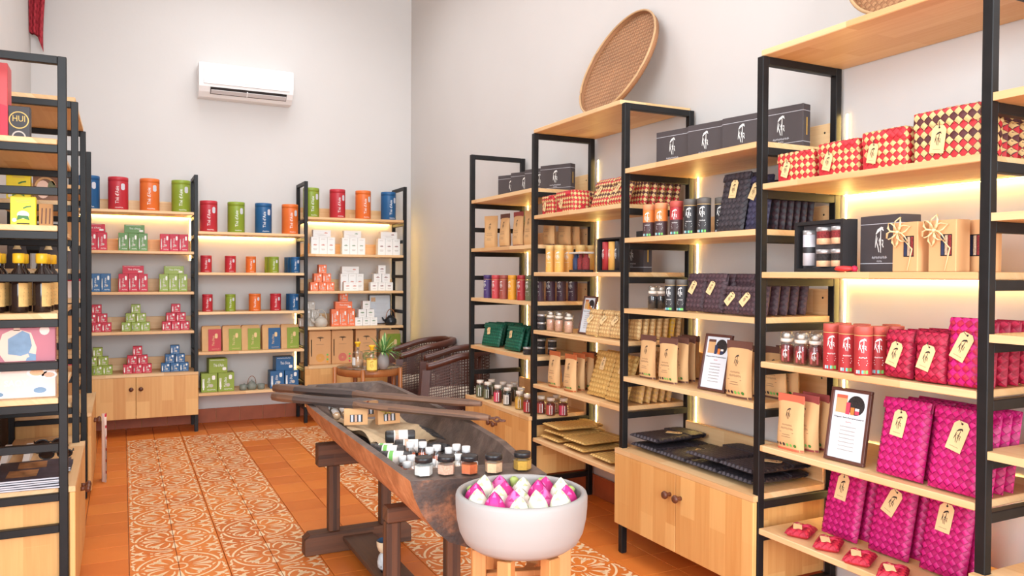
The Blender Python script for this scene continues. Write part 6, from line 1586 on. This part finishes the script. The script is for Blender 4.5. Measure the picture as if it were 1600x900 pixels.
def basket_scrap():
    mb = MB('black_wrap')
    for k in range(6):
        mb.box(-.05, .05, -.035+.014*k, -.026+.014*k, .0+.003*(k % 2), .003+.003*(k % 2)); mb.box(-.05+.018*k, -.04+.018*k, -.035, .045, .002, .005)
    return [P('mat', mb)]
x_, y_ = (1.148, 3.028)
lay_at(basket_scrap(), 'black_woven_mat', 'small black woven mat tilted against the trough wall', 'mat', (x_, y_, .655), (.4, .35, .6))
for i, ((x, y), c) in enumerate((((0.819, 2.237), 'salt_white'), ((0.887, 2.222), 'salt_pink'), ((0.954, 2.199), 'spice_orange'), ((1.028, 2.181), 'spice_sand'), ((1.123, 2.171), 'spice_mustard'))):
    place(hex_jar(.030, .058, c), 'hexagonal_jar', 'hexagonal jar of %s on the trough end' % ['white salt', 'pink salt', 'orange spice', 'sandy spice', 'mustard powder'][i], 'jar', (x, y, .7005), .3+.2*i, group='hexagonal jars on the trough end')

# oil burner on the stretcher plank
def burner():
    low = MB('speckle_glaze').lathe([(0, .012), (.030, .012), (.038, .022), (.040, .045), (.034, .068), (.024, .080)], 28)
    for k in range(10): 
        a = k*.63; zz = .03+.012*(k % 3)
        low.add([(.0405*math.cos(a+q*.06), .0405*math.sin(a+q*.06), zz+.004*p) for q, p in ((-1, 0), (0, -1), (1, 0), (0, 1))], [(0, 1, 2, 3)], 'lid_black')
    up = MB('cream_glaze')
    n = 36; vs = []; fs = []
    for j, (r, z) in enumerate(((.024, .080), (.034, .088), (.041, .108), (.042, .126), (.042, .130), (.038, .130), (.036, .112), (.0, .104))):
        for i in range(n):
            rr = r*(1+(.025 if i % 2 else 0)*(1 if 0 < j < 4 else 0)); vs.append((rr*math.cos(2*PI*i/n), rr*math.sin(2*PI*i/n), z))
    for j in range(4):
        for i in range(n): fs.append((j*n+i, j*n+(i+1) % n, (j+1)*n+(i+1) % n, (j+1)*n+i))
    up.add(vs, fs, 0, True)
    up.add(vs, [(j*n+i, j*n+(i+1) % n, (j+1)*n+(i+1) % n, (j+1)*n+i) for j in range(4, 7) for i in range(n)], 'blue_glaze', True)
    ft = MB('lid_black').lathe([(0, 0), (.026, 0), (.022, .010), (.022, .012), (0, .012)], 20)
    return [P('speckled_dome', low), P('dish', up), P('foot', ft)]
place(burner(), 'oil_burner', 'speckled blue ceramic oil burner on the stretcher plank', 'oil burner', (.985, 3.13, .074), 0)

# white bowl of lotus buds on a wooden stand
BC = (.980, 1.899)
def bowl():
    R_ = .181; H = .178
    o = [P('bowl', MB('ceramic_white').lathe([(0, .0), (.112, .0), (.137, .005), (.157, .020), (.170, .046), (.1775, .08), (.1805, .115), (R_, .140), (R_-.003, .149), (R_-.009, .152), (R_-.016, .149), (.166, .138), (.166, .09), (.158, .055), (.135, .030), (.0, .022)], 64))]
    return o
ZBW = .571
place(bowl(), 'ceramic_bowl', 'large white ceramic bowl filled with lotus buds', 'bowl', (BC[0], BC[1], ZBW), 0)
water = MB('stem_green').lathe([(0, .0), (.155, .0), (.158, .004), (0, .012)], 40)
st = place([P('bed', water)], 'leaf_bed', 'green stalk bed under the lotus buds in the bowl', 'foliage', (BC[0], BC[1], ZBW+.070), 0); st['kind'] = 'stuff'
def bstand():
    o = link('bowl_stand', None, None, (BC[0], BC[1], 0)); o.empty_display_size = .1
    me = MB('wood_orange').cbox(-.019, .019, -.019, .019, 0, ZBW-.0005, .002).mesh('leg')
    base = math.atan2(-BC[1], -BC[0])+PI/2
    for k in range(6):
        a = math.radians(-80+60*k)      # seen from the camera: -80, -20, 40, 100 ...
        dx, dy = math.sin(a), -math.cos(a)
        c, s = math.cos(-.4628), math.sin(-.4628)
        x, y = dx*c-dy*s, dx*s+dy*c
        ang = math.atan2(y, x)
        link('leg', me, o, (.118*x, .118*y, 0), (0, 0, ang+PI/2))
    for k in range(3):
        a = math.radians(-80+60*k); dx, dy = math.sin(a), -math.cos(a); c, s = math.cos(-.4628), math.sin(-.4628)
        ang = math.atan2(dx*s+dy*c, dx*c-dy*s)
        link('brace', MB('wood_orange').cbox(-.099, .099, -.014, .014, -.008, .008, .002).mesh('brace'), o, (0, 0, ZBW-.075-.017*k), (0, 0, ang))
        link('brace', MB('wood_orange').cbox(-.099, .099, -.014, .014, -.008, .008, .002).mesh('brace'), o, (0, 0, .18-.017*k), (0, 0, ang))
    tag_(o, 'six-legged wooden stand under the white bowl', 'stand')
bstand()
def bud(kind):
    """closed lotus bud: overlapping pointed petals around a tapering core"""
    main, tip = {'w': ('petal_white', 'petal_lime'), 'p': ('petal_pink', 'petal_deep'), 'd': ('petal_deep', 'petal_pink')}[kind]
    H, R_ = .070, .0288
    prof = lambda v: R_*(.5+.5*min(1, v/.34)**.7)*(1-max(0, (v-.30)/.70)**2.3)
    core = MB(main).lathe([(max(prof(v), 0) if v < 1 else 0, v*H) for v in (0, .1, .2, .32, .45, .6, .75, .9, 1.0)], 16)
    out = [P('core', core)]
    pt = MB(main, tip)
    def petal(a, s, top, off):
        def fn(u, v):
            vv = v*top; r = prof(vv)*1.0+off*(1-.5*v); w = (u-.5)*1.5*max(0, 1-v**3)**.6
            x, y = r*math.cos(a+w), r*math.sin(a+w)
            return (x, y, vv*H)
        return fn
    me = None
    for k in range(3):
        m2 = MB(main, tip); f = petal(k*2*PI/3, 1, .96, .0022)
        m2.grid(f, 6, 8, 0, True, lambda u, v: 1 if v > .86 else 0)
        out.append(P('petal', m2))
    for k in range(3):
        m2 = MB(main, tip); f = petal(k*2*PI/3+1.05, 1, .80, .0036)
        m2.grid(f, 6, 8, 0, True, lambda u, v: 1 if v > .9 else 0)
        out.append(P('petal', m2))
    sp = MB('stem_green').lathe([(0, -.004), (.012, 0), (.016, .006), (.010, .010)], 10)
    out.append(P('sepal', sp))
    return out
BUD = {k: bud(k) for k in 'wpd'}
buds = [(-.118, .00, 'd', 'pink, leftmost by the rim'), (-.100, .055, 'w', 'white, rear left'), (-.098, -.052, 'w', 'white, low front left'), (-.050, .095, 'p', 'pink, rear left of centre'), (-.052, .045, 'd', 'deep pink, behind the front white'), (-.060, -.018, 'w', 'white, left of centre'), (-.078, -.095, 'd', 'deep pink, front left edge'), (-.022, -.055, 'p', 'pink, front centre'), (.008, .075, 'w', 'white, tall rear centre'), (.012, .020, 'w', 'white, middle of the bowl'), (-.002, -.10, 'w', 'white, front edge centre'), (.045, -.055, 'w', 'white, right of front centre'), (.058, .035, 'd', 'deep pink, right of centre'), (.075, .080, 'd', 'deep pink, rear right'), (.080, -.015, 'p', 'pink, in front of the deep pink pair'), (.120, .055, 'w', 'greenish white, far right rear'), (.110, -.062, 'w', 'white, front right'), (.135, .0, 'd', 'pink, rightmost by the rim')]
_c, _s = math.cos(-.4628), math.sin(-.4628)
# let the buds settle so that none stands inside another
_pos = [[b[0], b[1]] for b in buds]
for _ in range(400):
    for i in range(len(_pos)):
        for j in range(i):
            dx, dy = _pos[i][0]-_pos[j][0], _pos[i][1]-_pos[j][1]; d = math.hypot(dx, dy) or 1e-6
            if d < .0690:
                k = (.0690-d)/d*.5; _pos[i][0] += dx*k; _pos[i][1] += dy*k; _pos[j][0] -= dx*k; _pos[j][1] -= dy*k
        d = math.hypot(*_pos[i])
        if d > .1265: _pos[i][0] *= .1265/d; _pos[i][1] *= .1265/d
for i, (dx, dy, k, l) in enumerate(buds):
    dx, dy = _pos[i]
    x, y = dx*_c-dy*_s, dx*_s+dy*_c
    o = place(BUD[k], 'lotus_bud', 'lotus bud in the bowl: '+l, 'flower', (BC[0]+x, BC[1]+y, ZBW+.0885), .7*i, group='lotus buds in the white bowl')
    o.rotation_euler = (.07*math.sin(i*2.1), .07*math.cos(i*1.7), .7*i); o.scale = (1.0, 1.0, 1.15+.12*math.sin(i*1.3))
for i, (dx, dy) in enumerate(((-.02, .148), (.06, .138), (.138, .05), (-.14, .045))):
    x, y = dx*_c-dy*_s, dx*_s+dy*_c
    place([P('stub', MB('stem_green').lathe([(0, 0), (.008, 0), (.010, .03), (.014, .045), (.006, .052), (0, .05)], 10))], 'lotus_pod', 'small green lotus pod between the buds, %s from the left' % ['first', 'second', 'third', 'fourth'][i], 'lotus pod', (BC[0]+x, BC[1]+y, ZBW+.098), 0, group='small green lotus pods')

# ------------------------------------------------------------------ cane chairs, round side table
def chair_proto():
    """barrel chair, faces -y; rail runs from the right arm round the back to the left arm"""
    W, D = .295, .25
    def path(t):      # t in 0..1 along the U
        if t < .26: return Vector((-W, -.22+(t/.26)*.24, 0))
        if t > .74: return Vector((W, .02-((t-.74)/.26)*.24, 0))
        a = PI-(t-.26)/.48*PI
        return Vector((W*math.cos(a), .02+D*math.sin(a), 0))
    zr = lambda t: .65+.105*math.sin(PI*t)**1.3
    parts = []
    n = 48; rail = MB('chair_wood'); vs = []; fs = []
    for i in range(n+1):
        t = i/n; p = path(t); q = path(min(t+.01, 1))-path(max(t-.01, 0)); q.normalize(); nr = Vector((-q.y, q.x, 0)); z = zr(t)
        for a, b in ((-.024, -.024), (.024, -.024), (.027, .014), (.016, .024), (-.016, .024), (-.027, .014)): vs.append((p.x+nr.x*a, p.y+nr.y*a, z+b))
    for i in range(n):
        for j in range(6): fs.append((i*6+j, i*6+(j+1) % 6, i*6+6+(j+1) % 6, i*6+6+j))
    fs += [tuple(range(6))[::-1], tuple(range(n*6, n*6+6))]
    rail.add(vs, fs, 0, True); parts.append(P('arm_rail', rail))
    for s in (-1, 1):
        lg = MB('chair_wood'); y0, y1 = -.22, -.26
        a = [(s*W-.022, y0-.028), (s*W+.022, y0-.028), (s*W+.022, y0+.030), (s*W-.022, y0+.030)]; b = [(x, y+(y1-y0)) for x, y in a]
        lg.add([(x, y, .6255) for x, y in a]+[(x, y, .0) for x, y in b], [(0, 1, 2, 3), (7, 6, 5, 4)]+[(i, 4+i, 4+(i+1) % 4, (i+1) % 4) for i in range(4)])
        parts.append(P('front_leg', lg))
    for t in (.36, .64):
        p = path(t); lg = MB('chair_wood').tube([(p.x*1.05, p.y*1.06, 0), (p.x, p.y, .36), (p.x, p.y, zr(t)-.024)], [.016, .018, .016], 8)
        parts.append(P('rear_leg', lg))
    low = MB('chair_wood').tube([tuple(path(i/40)+Vector((0, 0, .165))) for i in range(41)], .013, 8)
    parts.append(P('lower_rail', low))
    seat = MB('chair_wood').prism([(-W+.02, -.20), (W-.02, -.20), (W-.02, .02)]+[((W-.02)*math.cos(a), .02+(D-.02)*math.sin(a)) for a in [PI*k/12 for k in range(1, 12)]]+[(-W+.02, .02)], .335, .365)
    parts.append(P('seat_frame', seat))
    cu = MB('cushion'); ring = [(math.copysign(abs(math.cos(a))**.6, math.cos(a))*.258, .015+math.copysign(abs(math.sin(a))**.6, math.sin(a))*.215) for a in [2*PI*k/40 for k in range(40)]]
    lv = [(.97, .366), (1.0, .385), (1.0, .415), (.94, .432), (.6, .440)]; vs = []; fs = []
    for k, z in lv: vs += [(x*k, y*k, z) for x, y in ring]
    for j in range(4):
        for i in range(40): fs.append((j*40+i, j*40+(i+1) % 40, (j+1)*40+(i+1) % 40, (j+1)*40+i))
    fs += [tuple(range(160, 200)), tuple(range(40))[::-1]]; cu.add(vs, fs, 0, True); parts.append(P('seat_cushion', cu))
    cane = MB('cane')
    def strip(pts, ws, nrm):
        pass
    N_ = 74
    for i in range(1, N_):      # uprights of the cane netting
        t = i/N_; p = path(t); q = path(min(t+.005, 1))-path(max(t-.005, 0)); q.normalize(); w = .0034
        z0, z1 = .172, zr(t)-.022
        for sg in (1, -1):
            a = p+q*w; b = p-q*w; nr = Vector((-q.y, q.x, 0))*.0012*sg
            f = [(a.x+nr.x, a.y+nr.y, z0), (b.x+nr.x, b.y+nr.y, z0), (b.x+nr.x, b.y+nr.y, z1), (a.x+nr.x, a.y+nr.y, z1)]
            cane.add(f, [(0, 1, 2, 3) if sg > 0 else (3, 2, 1, 0)])
    for k in range(1, 24):
        zf = k/24
        for sg in (1, -1):
            vs = []; fs = []
            for i in range(57):
                t = i/56; p = path(t); q = path(min(t+.01, 1))-path(max(t-.01, 0)); q.normalize(); nr = Vector((-q.y, q.x, 0))*.0016*sg
                z = .172+(zr(t)-.19)*zf
                vs += [(p.x+nr.x, p.y+nr.y, z-.003), (p.x+nr.x, p.y+nr.y, z+.003)]
            fs = [(2*i, 2*i+1, 2*i+3, 2*i+2) for i in range(56)]
            cane.add(vs, fs)
    parts.append(P('cane_netting', cane))
    return parts
CH = chair_proto()
for (x, y, r), l in zip(((2.285, 6.30, -.22), (2.255, 5.50, -.32)), ('dark cane barrel chair in the corner behind the side table', 'dark cane barrel chair nearer, partly behind the rack')):
    o = place(CH, 'cane_chair', l, 'chair', (x, y, 0), FACE_L+r, group='dark cane barrel chairs')
    for c in o.children:
        if c.name.startswith('cane_netting'): c['kind'] = 'stuff'
TC = (1.705, 5.875); TZ = .60
def side_table():
    R_ = .245
    out = [P('ring', MB('wood_table').lathe([(R_-.022, TZ-.055), (R_, TZ-.055), (R_+.003, TZ-.03), (R_, TZ-.002), (R_-.022, TZ-.002), (R_-.022, TZ-.055)], 56))]
    out.append(P('glass_top', MB('table_glass').lathe([(0, TZ-.0015), (R_-.001, TZ-.0015), (R_+.001, TZ+.002), (R_-.002, TZ+.005), (0, TZ+.005)], 56)))
    out.append(P('under_panel', MB('wood_table').lathe([(0, TZ-.030), (R_-.0225, TZ-.030), (R_-.0225, TZ-.018), (0, TZ-.018)], 40)))
    for k in range(5):
        a = math.radians(-18+72*k)-.4628
        x, y = (R_+.018)*math.cos(a), (R_+.018)*math.sin(a)
        out.append(P('leg', MB('wood_table').lathe([(0, 0), (.013, 0), (.0155, .01), (.0165, .3), (.0165, TZ-.001), (.014, TZ+.004), (0, TZ+.005)], 14, 0, Matrix.Translation((x, y, 0)))))
    return out
place(side_table(), 'side_table', 'round wooden side table with glass top before the chairs', 'table', (TC[0], TC[1], 0), 0)
def liquor(clear):
    r, h_ = .042, .195
    g = MB('glass').lathe([(0, .001), (r, .001), (r*1.02, .006), (r*1.02, h_*.52), (r*.8, h_*.60), (r*.3, h_*.66), (r*.28, h_*.83)], 26)
    out = [P('glass_body', g)]
    out.append(P('liquor', MB('spice_sand' if clear else 'liquor').lathe([(0, .006), (r*.95, .006), (r*.95, h_*(.30 if clear else .50)), (0, h_*(.30 if clear else .5))], 24)))
    if not clear:
        l = MB('label_yellow'); l.strokes([p for i in range(8) for p in rect(-r+r*.25*i, -r+r*.25*(i+1), h_*.08, h_*.46)], wrap(r*1.02+.0008), 'label_yellow'); l.strokes(put(LOGO, 0, h_*.28, r*.8, h_*.28), wrap(r*1.02+.0014), 'spice_mustard')
    else:
        l = MB('print_white'); l.strokes([p for i in range(4) for p in rect(-r*1.2+r*.2*i, -r*1.2+r*.2*(i+1), h_*.10, h_*.40)], wrap(r*1.02+.0008), 'print_white')
    out.append(P('paper_label', l))
    out.append(P('wax_stopper', MB('cap_yellow').lathe([(r*.30, h_*.80), (r*.36, h_*.82), (r*.36, h_*.90), (r*.52, h_*.93), (r*.55, h_*.985), (r*.3, h_), (0, h_)], 18)))
    return out
x_, y_ = (1.598, 5.821)
place(liquor(True), 'liquor_bottle', 'clear bottle with yellow stopper on the side table', 'bottle', (x_, y_, TZ+.005), -.3, group='stoppered bottles on the side table')
x_, y_ = (1.618, 5.513)
place(liquor(False), 'liquor_bottle', 'amber bottle with yellow label and stopper on the side table', 'bottle', (x_, y_, TZ+.005), -.3, group='stoppered bottles on the side table')
def plant():
    v = MB('ceramic_white').lathe([(0, 0), (.028, 0), (.042, .03), (.045, .06), (.036, .095), (.022, .115), (.024, .122), (.019, .122), (.018, .10), (0, .09)], 26)
    out = [P('vase', v)]
    rnd = random.Random(5)
    for k in range(46):
        a = k*2.399; L = rnd.uniform(.12, .21); el = rnd.uniform(.35, 1.25); w = rnd.uniform(.006, .011); m = MB('plant_light' if k % 4 == 0 else 'plant_green')
        pts = []
        for i in range(7):
            t = i/6; rr = L*t*math.cos(el); z = .112+L*math.sin(el)*t-.10*t*t*math.cos(el)
            ww = w*math.sin(PI*min(1, t*.9+.1))**.7
            pts.append((rr, z, ww if i < 6 else .0005))
        ca, sa = math.cos(a), math.sin(a)
        vs = []
        for rr, z, ww in pts: vs += [(rr*ca-ww*sa, rr*sa+ww*ca, z), (rr*ca, rr*sa, z-.002), (rr*ca+ww*sa, rr*sa-ww*ca, z)]
        fs = [f for i in range(6) for f in ((3*i, 3*i+1, 3*i+4, 3*i+3), (3*i+1, 3*i+2, 3*i+5, 3*i+4))]
        m.add(vs, fs, 0, True); out.append(P('leaf', m))
    return out
x_, y_ = (1.744, 5.625)
place(plant(), 'potted_plant', 'leafy green plant in a small white vase on the side table', 'plant', (x_, y_+.02, TZ+.005), 0)
